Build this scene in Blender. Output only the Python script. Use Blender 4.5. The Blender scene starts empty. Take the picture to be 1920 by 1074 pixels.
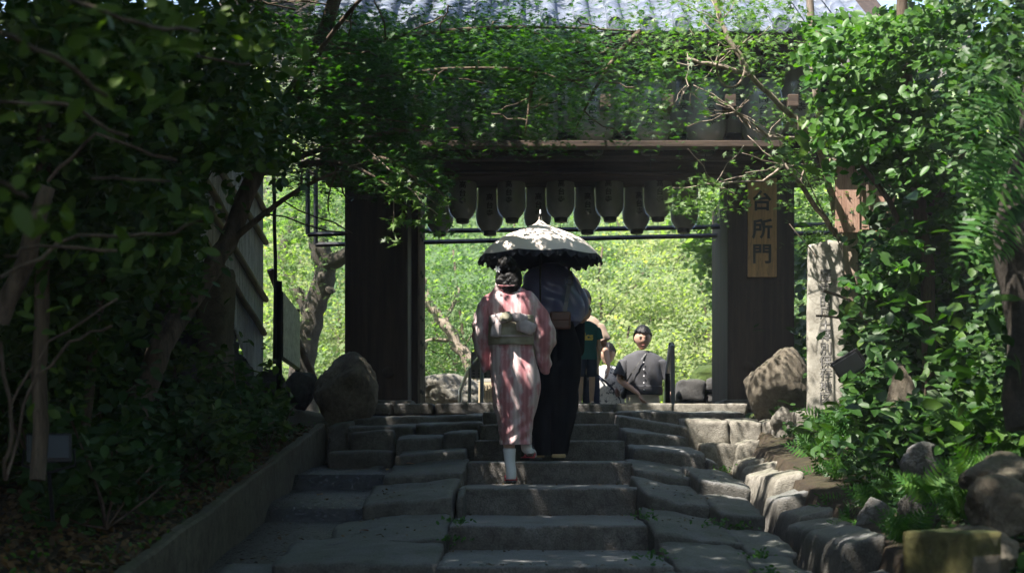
import bpy, bmesh, math, random
import numpy as np
from mathutils import Vector, Matrix, noise
random.seed(7); rng = np.random.default_rng(11)
SC = bpy.context.scene
COL = SC.collection
F = 2600.0; HOR = 845.0; CX = 960.0; E = 1.75       # focal length in photo pixels, eye level row, eye height
R = math.radians

# ---------------------------------------------------------------- camera, sky, sun, exposure
cam_d = bpy.data.cameras.new('camera'); cam = bpy.data.objects.new('camera', cam_d); COL.objects.link(cam)
cam.location = (0, 0, E); cam.rotation_euler = (R(90), 0, 0)
cam_d.sensor_width = 36; cam_d.lens = 36 * F / 1920; cam_d.shift_y = (HOR - 537) / 1920
cam_d.clip_end = 500; cam_d.clip_start = .05
cam_d.dof.use_dof = True; cam_d.dof.focus_distance = 11.5; cam_d.dof.aperture_fstop = 2.8
SC.camera = cam
W = bpy.data.worlds.new('World'); SC.world = W; W.use_nodes = True
SUN_EL, SUN_AZ = R(60), R(52)      # azimuth measured from straight behind the camera towards the left
SUN = Vector((-math.sin(SUN_AZ) * math.cos(SUN_EL), -math.cos(SUN_AZ) * math.cos(SUN_EL), math.sin(SUN_EL)))
wn = W.node_tree; bg = wn.nodes['Background']
sky = wn.nodes.new('ShaderNodeTexSky'); sky.sky_type = 'NISHITA'; sky.sun_disc = False
sky.sun_elevation = SUN_EL; sky.sun_rotation = math.atan2(SUN.x, SUN.y)
wn.links.new(sky.outputs[0], bg.inputs[0]); bg.inputs[1].default_value = .10
sd = bpy.data.lights.new('sun', 'SUN'); sd.energy = 4.6; sd.angle = R(.5); sd.color = (1, .94, .85)
so = bpy.data.objects.new('sun', sd); COL.objects.link(so); so.location = (-8, -6, 14)
so.rotation_euler = SUN.to_track_quat('Z', 'Y').to_euler()
SC.view_settings.view_transform = 'Standard'; SC.view_settings.look = 'None'
SC.view_settings.gamma = 1; SC.view_settings.exposure = 2.05; SC.view_settings.use_curve_mapping = False
SC.render.engine = 'CYCLES'
SC.cycles.use_denoising = True; SC.render.filter_size = 1.9
SC.cycles.max_bounces = 6; SC.cycles.diffuse_bounces = 4; SC.cycles.glossy_bounces = 2
SC.cycles.transmission_bounces = 4; SC.cycles.transparent_max_bounces = 6

def P(px, py, Y):
    return Vector(((px - CX) * Y / F, Y, E + (HOR - py) * Y / F))
def ZX(px, Y): return (px - CX) * Y / F
def ZZ(py, Y): return E + (HOR - py) * Y / F

# ---------------------------------------------------------------- object helpers
def link(name, mesh, parent=None, mat=None, loc=None, rot=None):
    o = bpy.data.objects.new(name, mesh); COL.objects.link(o)
    if mat is not None and hasattr(mesh, 'materials') and len(mesh.materials) == 0:
        mesh.materials.append(mat)
    if parent is not None: o.parent = parent
    if loc is not None: o.location = loc
    if rot is not None: o.rotation_euler = rot
    return o
def tag(o, label=None, cat=None, group=None, kind=None):
    if label: o['label'] = label
    if cat: o['category'] = cat
    if group: o['group'] = group
    if kind: o['kind'] = kind
    return o
def empty(name, loc, label, cat, group=None, rot=None):
    o = bpy.data.objects.new(name, None); COL.objects.link(o); o.location = loc
    if rot is not None: o.rotation_euler = rot
    o.empty_display_size = .1
    return tag(o, label, cat, group)
def npmesh(name, V, Fc, smooth=False, mats=None, midx=None):
    """V (n,3); Fc (m,k) array of faces of one size, or list of such arrays"""
    m = bpy.data.meshes.new(name)
    V = np.asarray(V, dtype=np.float32)
    Fs = [np.asarray(f, dtype=np.int32) for f in (Fc if isinstance(Fc, list) else [Fc]) if len(f)]
    idx = np.concatenate([f.ravel() for f in Fs])
    tot = np.concatenate([np.full(len(f), f.shape[1], dtype=np.int32) for f in Fs])
    m.vertices.add(len(V)); m.vertices.foreach_set('co', V.ravel())
    m.loops.add(len(idx)); m.loops.foreach_set('vertex_index', idx)
    m.polygons.add(len(tot))
    st = np.concatenate([[0], np.cumsum(tot)[:-1]]).astype(np.int32)
    m.polygons.foreach_set('loop_start', st); m.polygons.foreach_set('loop_total', tot)
    if smooth: m.polygons.foreach_set('use_smooth', np.ones(len(tot), dtype=bool))
    m.update(calc_edges=True); m.validate()
    return m
def bmmesh(bm, name, smooth=False):
    bmesh.ops.recalc_face_normals(bm, faces=bm.faces)
    m = bpy.data.meshes.new(name); bm.to_mesh(m); bm.free()
    if smooth:
        m.polygons.foreach_set('use_smooth', np.ones(len(m.polygons), dtype=bool))
    return m
def add_box(bm, x0, x1, y0, y1, z0, z1, bev=0):
    vs = [bm.verts.new((x, y, z)) for x in (x0, x1) for y in (y0, y1) for z in (z0, z1)]
    fs = [bm.faces.new([vs[i] for i in q]) for q in ((0,1,3,2),(4,6,7,5),(0,4,5,1),(2,3,7,6),(0,2,6,4),(1,5,7,3))]
    if bev:
        es = list({e for f in fs for e in f.edges})
        bmesh.ops.bevel(bm, geom=es, offset=bev, segments=2, affect='EDGES', profile=.7)
def box(name, x0, x1, y0, y1, z0, z1, mat, parent=None, bev=.006):
    bm = bmesh.new(); add_box(bm, x0, x1, y0, y1, z0, z1, bev)
    return link(name, bmmesh(bm, name), parent, mat)
def tube_arr(pts, rads, seg=8, cap=True):
    """vertices and quads of a tapered tube along points"""
    pts = [Vector(p) for p in pts]; n = len(pts); V = []; Q = []
    up = Vector((0, 0, 1)); prev = None
    for i, p in enumerate(pts):
        d = (pts[min(i + 1, n - 1)] - pts[max(i - 1, 0)]).normalized()
        a = d.cross(up if abs(d.z) < .95 else Vector((0, 1, 0))) if prev is None else prev - d * prev.dot(d)
        a.normalize(); prev = a; b = d.cross(a)
        r = rads[i] if hasattr(rads, '__len__') else rads
        for k in range(seg):
            t = 2 * math.pi * k / seg
            V.append(p + a * (r * math.cos(t)) + b * (r * math.sin(t)))
    for i in range(n - 1):
        for k in range(seg):
            k2 = (k + 1) % seg
            Q.append((i * seg + k, i * seg + k2, (i + 1) * seg + k2, (i + 1) * seg + k))
    if cap:
        for base, pt in ((0, pts[0]), ((n - 1) * seg, pts[-1])):
            c = len(V); V.append(pt)
            for k in range(seg):
                k2 = (k + 1) % seg
                Q.append((c, base + k, base + k2, c) if False else (c, base + k, base + k2))
    return V, Q
def pymesh(name, V, Q, smooth=True):
    m = bpy.data.meshes.new(name); m.from_pydata([tuple(v) for v in V], [], Q); m.update()
    if smooth: m.polygons.foreach_set('use_smooth', np.ones(len(m.polygons), dtype=bool))
    return m
def tube(name, pts, rads, mat, parent=None, seg=8, smooth=True):
    V, Q = tube_arr(pts, rads, seg)
    return link(name, pymesh(name, V, Q, smooth), parent, mat)
def tubes(name, lst, mat, parent=None, seg=6):
    V = []; Q = []
    for pts, rads in lst:
        v, q = tube_arr(pts, rads, seg); o = len(V); V += v; Q += [tuple(i + o for i in f) for f in q]
    return tag(link(name, pymesh(name, V, Q), parent, mat), kind='stuff')
def wob(pts, amp, n=4, seed=0):
    """subdivide a polyline and make it wander a little"""
    rr = random.Random(seed); out = []
    pts = [Vector(p) for p in pts]
    for a, b in zip(pts[:-1], pts[1:]):
        for i in range(n):
            t = i / n; p = a.lerp(b, t)
            out.append(p + Vector([rr.uniform(-amp, amp) for _ in range(3)]) if i else p)
    out.append(pts[-1]); return out
def lathe(name, prof, mat, parent=None, seg=32, loc=None, smooth=True):
    V = []; Q = []
    for r, z in prof:
        for k in range(seg):
            t = 2 * math.pi * k / seg; V.append((r * math.cos(t), r * math.sin(t), z))
    for i in range(len(prof) - 1):
        for k in range(seg):
            k2 = (k + 1) % seg; Q.append((i * seg + k, i * seg + k2, (i + 1) * seg + k2, (i + 1) * seg + k))
    return link(name, pymesh(name, V, Q, smooth), parent, mat, loc)

# ---------------------------------------------------------------- materials
def new_mat(name):
    m = bpy.data.materials.new(name); m.use_nodes = True
    nt = m.node_tree; nt.nodes.clear(); out = nt.nodes.new('ShaderNodeOutputMaterial')
    return m, nt, out
def N(nt, typ, **kw):
    n = nt.nodes.new(typ)
    for k, v in kw.items():
        if k in n.inputs.keys() if isinstance(k, str) else False: n.inputs[k].default_value = v
        else: setattr(n, k, v)
    return n
def L(nt, a, b): nt.links.new(a, b)
def ramp(nt, fac, stops):
    r = nt.nodes.new('ShaderNodeValToRGB'); cr = r.color_ramp
    while len(cr.elements) < len(stops): cr.elements.new(.5)
    for e, (p, c) in zip(cr.elements, stops): e.position = p; e.color = (*c, 1)
    L(nt, fac, r.inputs[0]); return r.outputs[0]
def noise_n(nt, vec, scale, detail=5, rough=.55):
    n = nt.nodes.new('ShaderNodeTexNoise'); n.inputs['Scale'].default_value = scale
    n.inputs['Detail'].default_value = detail; n.inputs['Roughness'].default_value = rough
    if vec is not None: L(nt, vec, n.inputs['Vector'])
    return n.outputs['Fac']
def mixc(nt, a, b, fac, mode='MIX'):
    m = nt.nodes.new('ShaderNodeMix'); m.data_type = 'RGBA'; m.blend_type = mode
    for s, i in ((a, 6), (b, 7), (fac, 0)):
        if isinstance(s, (tuple, list)): m.inputs[i].default_value = (*s, 1)
        elif isinstance(s, (int, float)): m.inputs[i].default_value = s
        else: L(nt, s, m.inputs[i])
    return m.outputs[2]
def coords(nt, scale=(1, 1, 1), obj=True, rot=(0, 0, 0)):
    if obj: v = nt.nodes.new('ShaderNodeTexCoord').outputs['Object']
    else: v = nt.nodes.new('ShaderNodeNewGeometry').outputs['Position']
    mp = nt.nodes.new('ShaderNodeMapping'); mp.inputs['Scale'].default_value = scale; mp.inputs['Rotation'].default_value = rot
    L(nt, v, mp.inputs[0]); return mp.outputs[0]
def bump(nt, h, strength, dist=.01):
    b = nt.nodes.new('ShaderNodeBump'); b.inputs['Strength'].default_value = strength; b.inputs['Distance'].default_value = dist
    L(nt, h, b.inputs['Height']); return b.outputs[0]
def finish(nt, out, col, rough=.8, nrm=None, spec=.5, metal=0, extra=None):
    p = nt.nodes.new('ShaderNodeBsdfPrincipled')
    if isinstance(col, (tuple, list)): p.inputs['Base Color'].default_value = (*col, 1)
    else: L(nt, col, p.inputs['Base Color'])
    if isinstance(rough, (int, float)): p.inputs['Roughness'].default_value = rough
    else: L(nt, rough, p.inputs['Roughness'])
    p.inputs['Specular IOR Level'].default_value = spec; p.inputs['Metallic'].default_value = metal
    if nrm is not None: L(nt, nrm, p.inputs['Normal'])
    L(nt, p.outputs[0], out.inputs[0]); return p
def m_plain(name, c, rough=.6, metal=0, var=.15, sc=20, spec=.5, bmp=.1):
    m, nt, out = new_mat(name); v = coords(nt)
    f = noise_n(nt, v, sc); col = ramp(nt, f, [(.3, tuple(x * (1 - var) for x in c)), (.7, tuple(min(1, x * (1 + var)) for x in c))])
    finish(nt, out, col, rough, bump(nt, f, bmp), spec, metal); return m
def m_stone(name, lo, hi, fleck=.35, rough=.85, moss=0.0, sc=1.0, bs=.6, world=True, wet=0, sky_tint=0):
    m, nt, out = new_mat(name); v = coords(nt, obj=not world)
    big = noise_n(nt, v, 2.2 * sc, 6, .6); fine = noise_n(nt, v, 90 * sc, 3, .7); mid = noise_n(nt, v, 14 * sc, 6, .65)
    c = ramp(nt, big, [(.3, lo), (.5, tuple((a + b) / 2 for a, b in zip(lo, hi))), (.72, hi)])
    c = mixc(nt, c, ramp(nt, mid, [(.3, (.35, .33, .3)), (.65, (1, 1, 1))]), .75, 'MULTIPLY')
    c = mixc(nt, c, ramp(nt, fine, [(.35, (.45, .45, .45)), (.6, (1.0, 1.0, 1.0)), (.75, (1.0, 1.0, 1.0))]), fleck, 'MULTIPLY')
    # dark veins / water stains
    vo = nt.nodes.new('ShaderNodeTexVoronoi'); vo.feature = 'DISTANCE_TO_EDGE'; vo.inputs['Scale'].default_value = 3.2 * sc
    wv = nt.nodes.new('ShaderNodeVectorMath'); wv.operation = 'ADD'; L(nt, v, wv.inputs[0])
    nn = nt.nodes.new('ShaderNodeTexNoise'); nn.inputs['Scale'].default_value = 4; L(nt, v, nn.inputs['Vector']); L(nt, nn.outputs['Color'], wv.inputs[1])
    L(nt, wv.outputs[0], vo.inputs['Vector'])
    c = mixc(nt, c, ramp(nt, vo.outputs['Distance'], [(0, (.35, .33, .3)), (.035, (1, 1, 1))]), .45, 'MULTIPLY')
    if sky_tint:      # sky light put into the colour: up-facing treads paler and bluish, risers left brown
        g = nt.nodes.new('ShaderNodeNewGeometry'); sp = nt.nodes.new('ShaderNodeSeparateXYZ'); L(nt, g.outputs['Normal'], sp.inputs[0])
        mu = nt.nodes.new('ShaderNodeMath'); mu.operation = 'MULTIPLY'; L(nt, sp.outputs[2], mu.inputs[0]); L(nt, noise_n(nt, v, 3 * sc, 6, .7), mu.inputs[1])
        c = mixc(nt, c, mixc(nt, (.27, .275, .29), ramp(nt, fine, [(.3, (.5, .5, .5)), (.6, (1, 1, 1))]), 1, 'MULTIPLY'), ramp(nt, mu.outputs[0], [(.2, (0, 0, 0)), (.5, (sky_tint, sky_tint, sky_tint))]))
    if moss:
        g = nt.nodes.new('ShaderNodeNewGeometry'); sp = nt.nodes.new('ShaderNodeSeparateXYZ'); L(nt, g.outputs['Normal'], sp.inputs[0])
        mu = nt.nodes.new('ShaderNodeMath'); mu.operation = 'MULTIPLY'; L(nt, sp.outputs[2], mu.inputs[0]); L(nt, noise_n(nt, v, 5 * sc, 6, .7), mu.inputs[1])
        k = ramp(nt, mu.outputs[0], [(.36, (0, 0, 0)), (.55, (moss, moss, moss))])
        c = mixc(nt, c, (.045, .07, .014), k)
    h = nt.nodes.new('ShaderNodeMath'); h.operation = 'ADD'; L(nt, mid, h.inputs[0]); L(nt, fine, h.inputs[1])
    ro = ramp(nt, mid, [(.3, (max(0, rough - wet),) * 3), (.7, (rough,) * 3)])
    finish(nt, out, c, ro, bump(nt, h.outputs[0], bs, .012), .4); return m
def m_wood(name, lo, hi, axis='z', rough=.75, sc=1.0, bs=.4):
    m, nt, out = new_mat(name)
    s = {'z': (9, 9, .6), 'x': (.6, 9, 9), 'y': (9, .6, 9)}[axis]
    v = coords(nt, tuple(a * sc for a in s), obj=False)
    g = noise_n(nt, v, 1.6, 7, .65); f = noise_n(nt, v, 9, 4, .7)
    w = nt.nodes.new('ShaderNodeTexWave'); w.wave_type = 'BANDS'; w.bands_direction = 'X' if axis != 'x' else 'Z'
    w.inputs['Scale'].default_value = .45; w.inputs['Distortion'].default_value = 9; w.inputs['Detail'].default_value = 4; w.inputs['Detail Scale'].default_value = .6
    L(nt, v, w.inputs['Vector'])
    k = mixc(nt, ramp(nt, g, [(.3, (0, 0, 0)), (.7, (1, 1, 1))]), w.outputs['Color'], .13)
    c = ramp(nt, k, [(.15, lo), (.85, hi)])
    c = mixc(nt, c, ramp(nt, f, [(.35, (.5, .5, .5)), (.6, (1, 1, 1))]), .6, 'MULTIPLY')
    cr = noise_n(nt, coords(nt, tuple(x * 2.2 * sc for x in s), obj=False), 2.2, 2, .4)
    c = mixc(nt, c, ramp(nt, cr, [(.485, (1, 1, 1)), (.50, (.35, .35, .35)), (.515, (1, 1, 1))]), .7, 'MULTIPLY')
    finish(nt, out, c, rough, bump(nt, mixc(nt, k, f, .5), bs, .008), .3); return m
def m_leaf(name, cols, rough=.4, trans=.35, spec=.4):
    m, nt, out = new_mat(name); g = nt.nodes.new('ShaderNodeNewGeometry')
    n = len(cols); c = ramp(nt, g.outputs['Random Per Island'], [(i / max(1, n - 1), cc) for i, cc in enumerate(cols)])
    big = noise_n(nt, coords(nt, obj=False), 1.3, 3)
    c = mixc(nt, c, ramp(nt, big, [(.35, (.65, .72, .7)), (.65, (1.1, 1.05, .95))]), .8, 'MULTIPLY')
    c = mixc(nt, c, ramp(nt, noise_n(nt, coords(nt, obj=False), .45, 2), [(.38, (.62, .75, .8)), (.62, (1.08, 1.04, .95))]), .8, 'MULTIPLY')
    p = nt.nodes.new('ShaderNodeBsdfPrincipled'); L(nt, c, p.inputs['Base Color']); p.inputs['Roughness'].default_value = rough
    p.inputs['Specular IOR Level'].default_value = spec
    t = nt.nodes.new('ShaderNodeBsdfTranslucent'); L(nt, mixc(nt, c, (1.5, 1.8, .45), 1, 'MULTIPLY'), t.inputs['Color'])
    mx = nt.nodes.new('ShaderNodeMixShader'); mx.inputs[0].default_value = trans
    L(nt, p.outputs[0], mx.inputs[1]); L(nt, t.outputs[0], mx.inputs[2]); L(nt, mx.outputs[0], out.inputs[0]); return m

M = {}
M['step'] = m_stone('granite_step', (.12, .105, .09), (.25, .235, .22), .75, .75, .1, 1, 1.2, sky_tint=.8)
M['side'] = m_stone('rough_stone', (.065, .06, .052), (.20, .19, .17), .65, .8, .3, 1, 1.0, wet=.15, sky_tint=.45)
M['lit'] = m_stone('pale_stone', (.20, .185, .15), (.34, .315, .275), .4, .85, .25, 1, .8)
M['rock'] = m_stone('boulder_rock', (.10, .08, .055), (.30, .26, .20), .35, .88, .3, 1.6, 1.0)
M['darkrock'] = m_stone('dark_rock', (.045, .045, .045), (.13, .125, .12), .3, .85, .5, 1.6, 1.0)
M['concrete'] = m_stone('old_concrete', (.085, .075, .05), (.16, .145, .105), .3, .9, .3, .8, .5)
M['pillar'] = m_stone('pillar_granite', (.40, .375, .32), (.46, .435, .38), .25, .8, 0, .5, .2)
M['wood_dark'] = m_wood('dark_timber', (.018, .012, .009), (.06, .041, .032))
M['wood_beam'] = m_wood('beam_timber', (.03, .02, .014), (.11, .075, .055), 'x')
M['wood_sign'] = m_wood('sign_board_wood', (.42, .22, .095), (.56, .31, .14), 'z', .6, .6, .15)
M['wood_pink'] = m_wood('reddish_board', (.30, .17, .12), (.48, .31, .24), 'z', .7)
M['wood_pale'] = m_wood('pale_post_wood', (.28, .20, .14), (.46, .36, .28), 'z', .7)
M['bamboo_pole'] = m_wood('bamboo_pole', (.12, .085, .06), (.26, .19, .13), 'y', .55)
M['bamboo_white'] = m_wood('bleached_bamboo', (.58, .59, .60), (.78, .79, .79), 'z', .6)
M['bark'] = m_wood('tree_bark', (.05, .035, .024), (.17, .125, .09), 'z', .9, 1, 1.0)
M['bark_pale'] = m_wood('pale_bark', (.16, .12, .09), (.38, .31, .25), 'z', .85, 1, .8)
M['bark_mossy'] = m_stone('mossy_bark', (.05, .04, .03), (.15, .13, .11), .4, .9, .6, 2.5, 1.0)
M['black'] = m_plain('black_metal', (.012, .012, .014), .45, .3)
M['steel'] = m_plain('stainless_steel', (.62, .66, .74), .28, .55, .05)
M['ink'] = m_plain('black_ink', (.012, .011, .01), .7)
M['engrave'] = m_plain('engraved_grey', (.13, .125, .12), .8)
M['paper'] = m_plain('lantern_paper', (.20, .197, .185), .7, 0, .15, 6)
M['soil'] = m_stone('leaf_soil', (.030, .020, .012), (.095, .065, .038), .5, .95, .25, 3, 1.0)
M['wet'] = m_stone('wet_gutter', (.02, .019, .017), (.06, .056, .05), .4, .6, .05, 2, .6, wet=.45)
M['maple'] = m_leaf('maple_leaf', [(.022, .065, .014), (.036, .10, .018), (.055, .13, .020), (.028, .08, .018)], .45, .45)
M['maple2'] = m_leaf('maple_leaf_pale', [(.07, .15, .025), (.11, .20, .03), (.14, .23, .05)], .45, .45)
M['camellia'] = m_leaf('camellia_leaf', [(.024, .065, .010), (.036, .085, .010), (.075, .125, .014), (.028, .075, .014)], .5, .28, .25)
M['bright'] = m_leaf('bright_leaf', [(.032, .095, .018), (.05, .135, .02), (.085, .18, .028)], .45, .4, .3)
M['fern'] = m_leaf('fern_leaf', [(.04, .12, .025), (.06, .16, .03), (.10, .20, .04)], .5, .35)
M['shrub'] = m_leaf('shrub_leaf', [(.018, .058, .012), (.030, .082, .014), (.052, .108, .016)], .5, .25, .3)
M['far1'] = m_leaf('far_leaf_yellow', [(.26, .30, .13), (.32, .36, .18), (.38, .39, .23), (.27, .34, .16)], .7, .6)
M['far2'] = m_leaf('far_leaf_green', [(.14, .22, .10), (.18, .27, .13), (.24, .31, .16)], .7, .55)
M['litter'] = m_leaf('dry_leaf', [(.10, .06, .03), (.16, .10, .05), (.07, .05, .03), (.20, .12, .04)], .8, .1)
M['yellow'] = m_plain('yellow_leaf', (.55, .30, .03), .5)
M['orange'] = m_plain('orange_leaf', (.42, .16, .03), .5)

# ---------------------------------------------------------------- geometry generators
def nz(p, s, seed=0): return noise.noise(Vector((p[0] * s + seed, p[1] * s - seed * .7, p[2] * s + seed * 1.3)))
def block_mesh(name, c, sx, sy, sz, seed=0, rnd=.03, amp=.012, n=(12, 6, 4), skew=None, taper=0):
    """rough-hewn stone: rounded box with uneven faces; c = centre"""
    nx, ny, nzz = n; V = {}; Vl = []; Q = []
    hx, hy, hz = sx / 2, sy / 2, sz / 2; rnd = min(rnd, hx * .6, hy * .6, hz * .6)
    def vid(i, j, k):
        key = (i, j, k)
        if key in V: return V[key]
        p = Vector((-hx + sx * i / nx, -hy + sy * j / ny, -hz + sz * k / nzz))
        q = Vector((max(-hx + rnd, min(hx - rnd, p.x)), max(-hy + rnd, min(hy - rnd, p.y)), max(-hz + rnd, min(hz - rnd, p.z))))
        d = p - q
        if d.length > 1e-6: p = q + d.normalized() * min(rnd, d.length)
        dirn = Vector((p.x / hx, p.y / hy, p.z / hz)).normalized()
        w = Vector((p.x + c[0], p.y + c[1], p.z + c[2]))
        a = nz(w, 2.2, seed) * 1.8 + nz(w, 7, seed + 3) * .8 + nz(w, 21, seed + 5) * .35
        p = p + dirn * amp * a
        ne = (hx - abs(p.x) < rnd * 2) + (hy - abs(p.y) < rnd * 2) + (hz - abs(p.z) < rnd * 2)
        if ne >= 2: p = p - dirn * max(0, nz(w, 9, seed + 8) + .6 * nz(w, 24, seed + 9) - .12) * (.03 if amp > .01 else .016)
        if skew: p.z += skew[0] * p.x; p.y += skew[1] * p.x; p.x += skew[2] * p.z; p.z += (skew[3] * p.y if len(skew) > 3 else 0)
        if taper: p.x *= 1 - taper * (p.z / hz) * .5
        V[key] = len(Vl); Vl.append(p + Vector(c)); return V[key]
    for i in range(nx):
        for j in range(ny):
            Q.append((vid(i, j, 0), vid(i, j+1, 0), vid(i+1, j+1, 0), vid(i+1, j, 0)))
            Q.append((vid(i, j, nzz), vid(i+1, j, nzz), vid(i+1, j+1, nzz), vid(i, j+1, nzz)))
        for k in range(nzz):
            Q.append((vid(i, 0, k), vid(i+1, 0, k), vid(i+1, 0, k+1), vid(i, 0, k+1)))
            Q.append((vid(i, ny, k), vid(i, ny, k+1), vid(i+1, ny, k+1), vid(i+1, ny, k)))
    for j in range(ny):
        for k in range(nzz):
            Q.append((vid(0, j, k), vid(0, j, k+1), vid(0, j+1, k+1), vid(0, j+1, k)))
            Q.append((vid(nx, j, k), vid(nx, j+1, k), vid(nx, j+1, k+1), vid(nx, j, k+1)))
    m = pymesh(name, Vl, Q, True); return m
def rock_mesh(name, rad, seed=0, planes=14, sub=5, amp=.07, flat=0):
    rr = random.Random(seed); bm = bmesh.new(); bmesh.ops.create_icosphere(bm, subdivisions=sub, radius=1)
    pl = []
    for _ in range(planes):
        d = Vector([rr.gauss(0, 1) for _ in range(3)]).normalized(); pl.append((d, rr.uniform(.62, 1.0)))
    for v in bm.verts:
        d = v.co.normalized(); acc = 0
        for n, h in pl:
            c = d.dot(n)
            if c > .05: acc += (c / h) ** 26
        acc += (1 / 1.12) ** 26
        r = acc ** (-1/26)
        r += amp * (nz(d, 2.5, seed) + .6 * nz(d, 6, seed) + .5 * nz(d, 14, seed) + .35 * nz(d, 30, seed))
        v.co = Vector((d.x * r * rad[0], d.y * r * rad[1], d.z * r * rad[2]))
    return bmmesh(bm, name, True)

def frames(n, nrm, spread, r=rng):
    """n random frames whose normals scatter about nrm"""
    nn = np.asarray(nrm, float); nn = nn + r.normal(0, spread, (n, 3)); nn /= np.linalg.norm(nn, axis=1)[:, None]
    t = r.normal(0, 1, (n, 3)); t -= nn * (t * nn).sum(1)[:, None]; t /= np.linalg.norm(t, axis=1)[:, None]
    b = np.cross(nn, t); return t, b, nn
def leaf_tpl(kind):
    if kind == 'maple':
        ang = [-150, -100, -52, 0, 52, 100, 150]; ln = [.38, .68, .9, 1.0, .9, .68, .38]; pts = [(0, -.18)]
        for i, (a, l) in enumerate(zip(ang, ln)):
            pts.append((math.sin(R(a)) * l, math.cos(R(a)) * l))
            if i < 6:
                am = (a + ang[i + 1]) / 2; pts.append((math.sin(R(am)) * .26, math.cos(R(am)) * .26))
        V = [(0, 0, 0)] + [(x * .6, y * .6, -.10 * (x * x + y * y)) for x, y in pts]; n = len(pts)
        Fc = [(0, i + 1, (i + 1) % n + 1) for i in range(n)]
        return np.array(V), np.array(Fc)
    if kind == 'maple5':
        ang = [-110, -55, 0, 55, 110]; ln = [.6, .9, 1.0, .9, .6]; pts = []
        for i, (a, l) in enumerate(zip(ang, ln)):
            pts.append((math.sin(R(a)) * l, math.cos(R(a)) * l))
            if i < 4:
                am = (a + ang[i + 1]) / 2; pts.append((math.sin(R(am)) * .24, math.cos(R(am)) * .24))
        V = [(0, -.1, 0)] + [(x * .6, y * .6, -.1 * (x * x + y * y)) for x, y in pts]
        return np.array(V), np.array([(0, i + 1, i + 2) for i in range(len(pts) - 1)])
    if kind == 'oval':
        V = [(0, -.5, 0), (0, 0, -.03), (0, .5, -.1), (-.24, -.2, .05), (-.24, .18, .03), (.24, -.2, .05), (.24, .18, .03)]
        return np.array(V), np.array([(0, 1, 3), (1, 4, 3), (1, 2, 4), (0, 5, 1), (1, 5, 6), (1, 6, 2)])
    if kind == 'round':
        V = [(0, -.5, 0), (0, .05, -.03), (0, .5, -.06), (-.3, -.12, .05), (-.27, .28, .02), (.3, -.12, .05), (.27, .28, .02)]
        return np.array(V), np.array([(0, 1, 3), (1, 4, 3), (1, 2, 4), (0, 5, 1), (1, 5, 6), (1, 6, 2)])
    if kind in ('leafhi', 'roundhi'):      # pointed blade folded along its midrib
        w = .23 if kind == 'leafhi' else .31; n = 7; V = []; Fc = []
        for i in range(n + 1):
            t = i / n; y = -.5 + t; ww = w * math.sin(math.pi * t ** (.85 if kind == 'leafhi' else .95)) ** .8 if 0 < i < n else 0.0
            z = -.16 * (t - .4) ** 2; V += [(0, y, z - .015), (-ww, y, z + .22 * ww), (ww, y, z + .22 * ww)]
        for i in range(n):
            o = 3 * i
            if i < n - 1 or True:
                Fc += [(o, o + 3, o + 4), (o, o + 4, o + 1), (o, o + 5, o + 3), (o, o + 2, o + 5)]
        return np.array(V), np.array(Fc)
    if kind == 'diamond':
        return np.array([(0, -.5, 0), (-.22, 0, .04), (0, .5, -.05), (.22, 0, .04)]), np.array([(0, 3, 1), (1, 3, 2)])
    if kind == 'frond':     # a pinnate fern frond, 1 long
        V = []; Fc = []
        n = 13
        for i in range(n):
            y = i / n; w = .30 * math.sin(math.pi * min(1, (y + .14) ** .8)) + .02; z = -.35 * y * y
            for s in (-1, 1):
                o = len(V)
                V += [(0, y, z), (s * w * .5, y + .035 + .02, z - .01 + .01), (s * w, y + .09, z - .05), (s * w * .45, y - .02, z - .02)]
                Fc += [(o, o + 1, o + 3), (o + 1, o + 2, o + 3)]
        return np.array(V), np.array(Fc)
TPL = {k: leaf_tpl(k) for k in ('maple', 'maple5', 'leafhi', 'roundhi', 'oval', 'round', 'diamond', 'frond')}
def leaves_arr(pos, size, nrm=(0, 0, 1), spread=.5, kind='oval', tdir=None, r=rng):
    pos = np.asarray(pos, float); n = len(pos); V0, F0 = TPL[kind]
    t, b, nn = frames(n, nrm, spread, r)
    if tdir is not None:      # length axis b follows tdir
        b = np.asarray(tdir, float) + r.normal(0, .25, (n, 3)); b /= np.linalg.norm(b, axis=1)[:, None]
        nn = nn - b * (nn * b).sum(1)[:, None]; nn /= np.linalg.norm(nn, axis=1)[:, None]; t = np.cross(b, nn)
    s = np.asarray(size if hasattr(size, '__len__') else np.full(n, size)) * r.uniform(.7, 1.25, n)
    V = (t[:, None, :] * V0[None, :, 0:1] + b[:, None, :] * V0[None, :, 1:2] + nn[:, None, :] * V0[None, :, 2:3]) * s[:, None, None] + pos[:, None, :]
    Fc = F0[None] + (np.arange(n) * len(V0))[:, None, None]
    return V.reshape(-1, 3), Fc.reshape(-1, 3)
def leaf_obj(name, parts, mat, parent=None):
    V = []; Fc = []; o = 0
    for v, f in parts:
        V.append(v); Fc.append(f + o); o += len(v)
    m = npmesh(name, np.concatenate(V), np.concatenate(Fc)); return link(name, m, parent, mat)
def spray_points(centres, per, rad, thick, r=rng):
    """flat layered sprays: leaf positions round each spray centre"""
    c = np.repeat(np.asarray(centres, float), per, axis=0); n = len(c)
    a = r.uniform(0, 2 * math.pi, n); q = np.sqrt(r.uniform(0, 1, n)) * rad * np.repeat(r.uniform(.6, 1.2, len(centres)), per)
    tilt = np.repeat(r.normal(0, .18, (len(centres), 2)), per, axis=0)
    dx, dy = np.cos(a) * q, np.sin(a) * q
    return prune(c + np.stack([dx, dy, dx * tilt[:, 0] + dy * tilt[:, 1] - .25 * q * q / max(rad, .01) + r.normal(0, thick, n)], 1))
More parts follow.
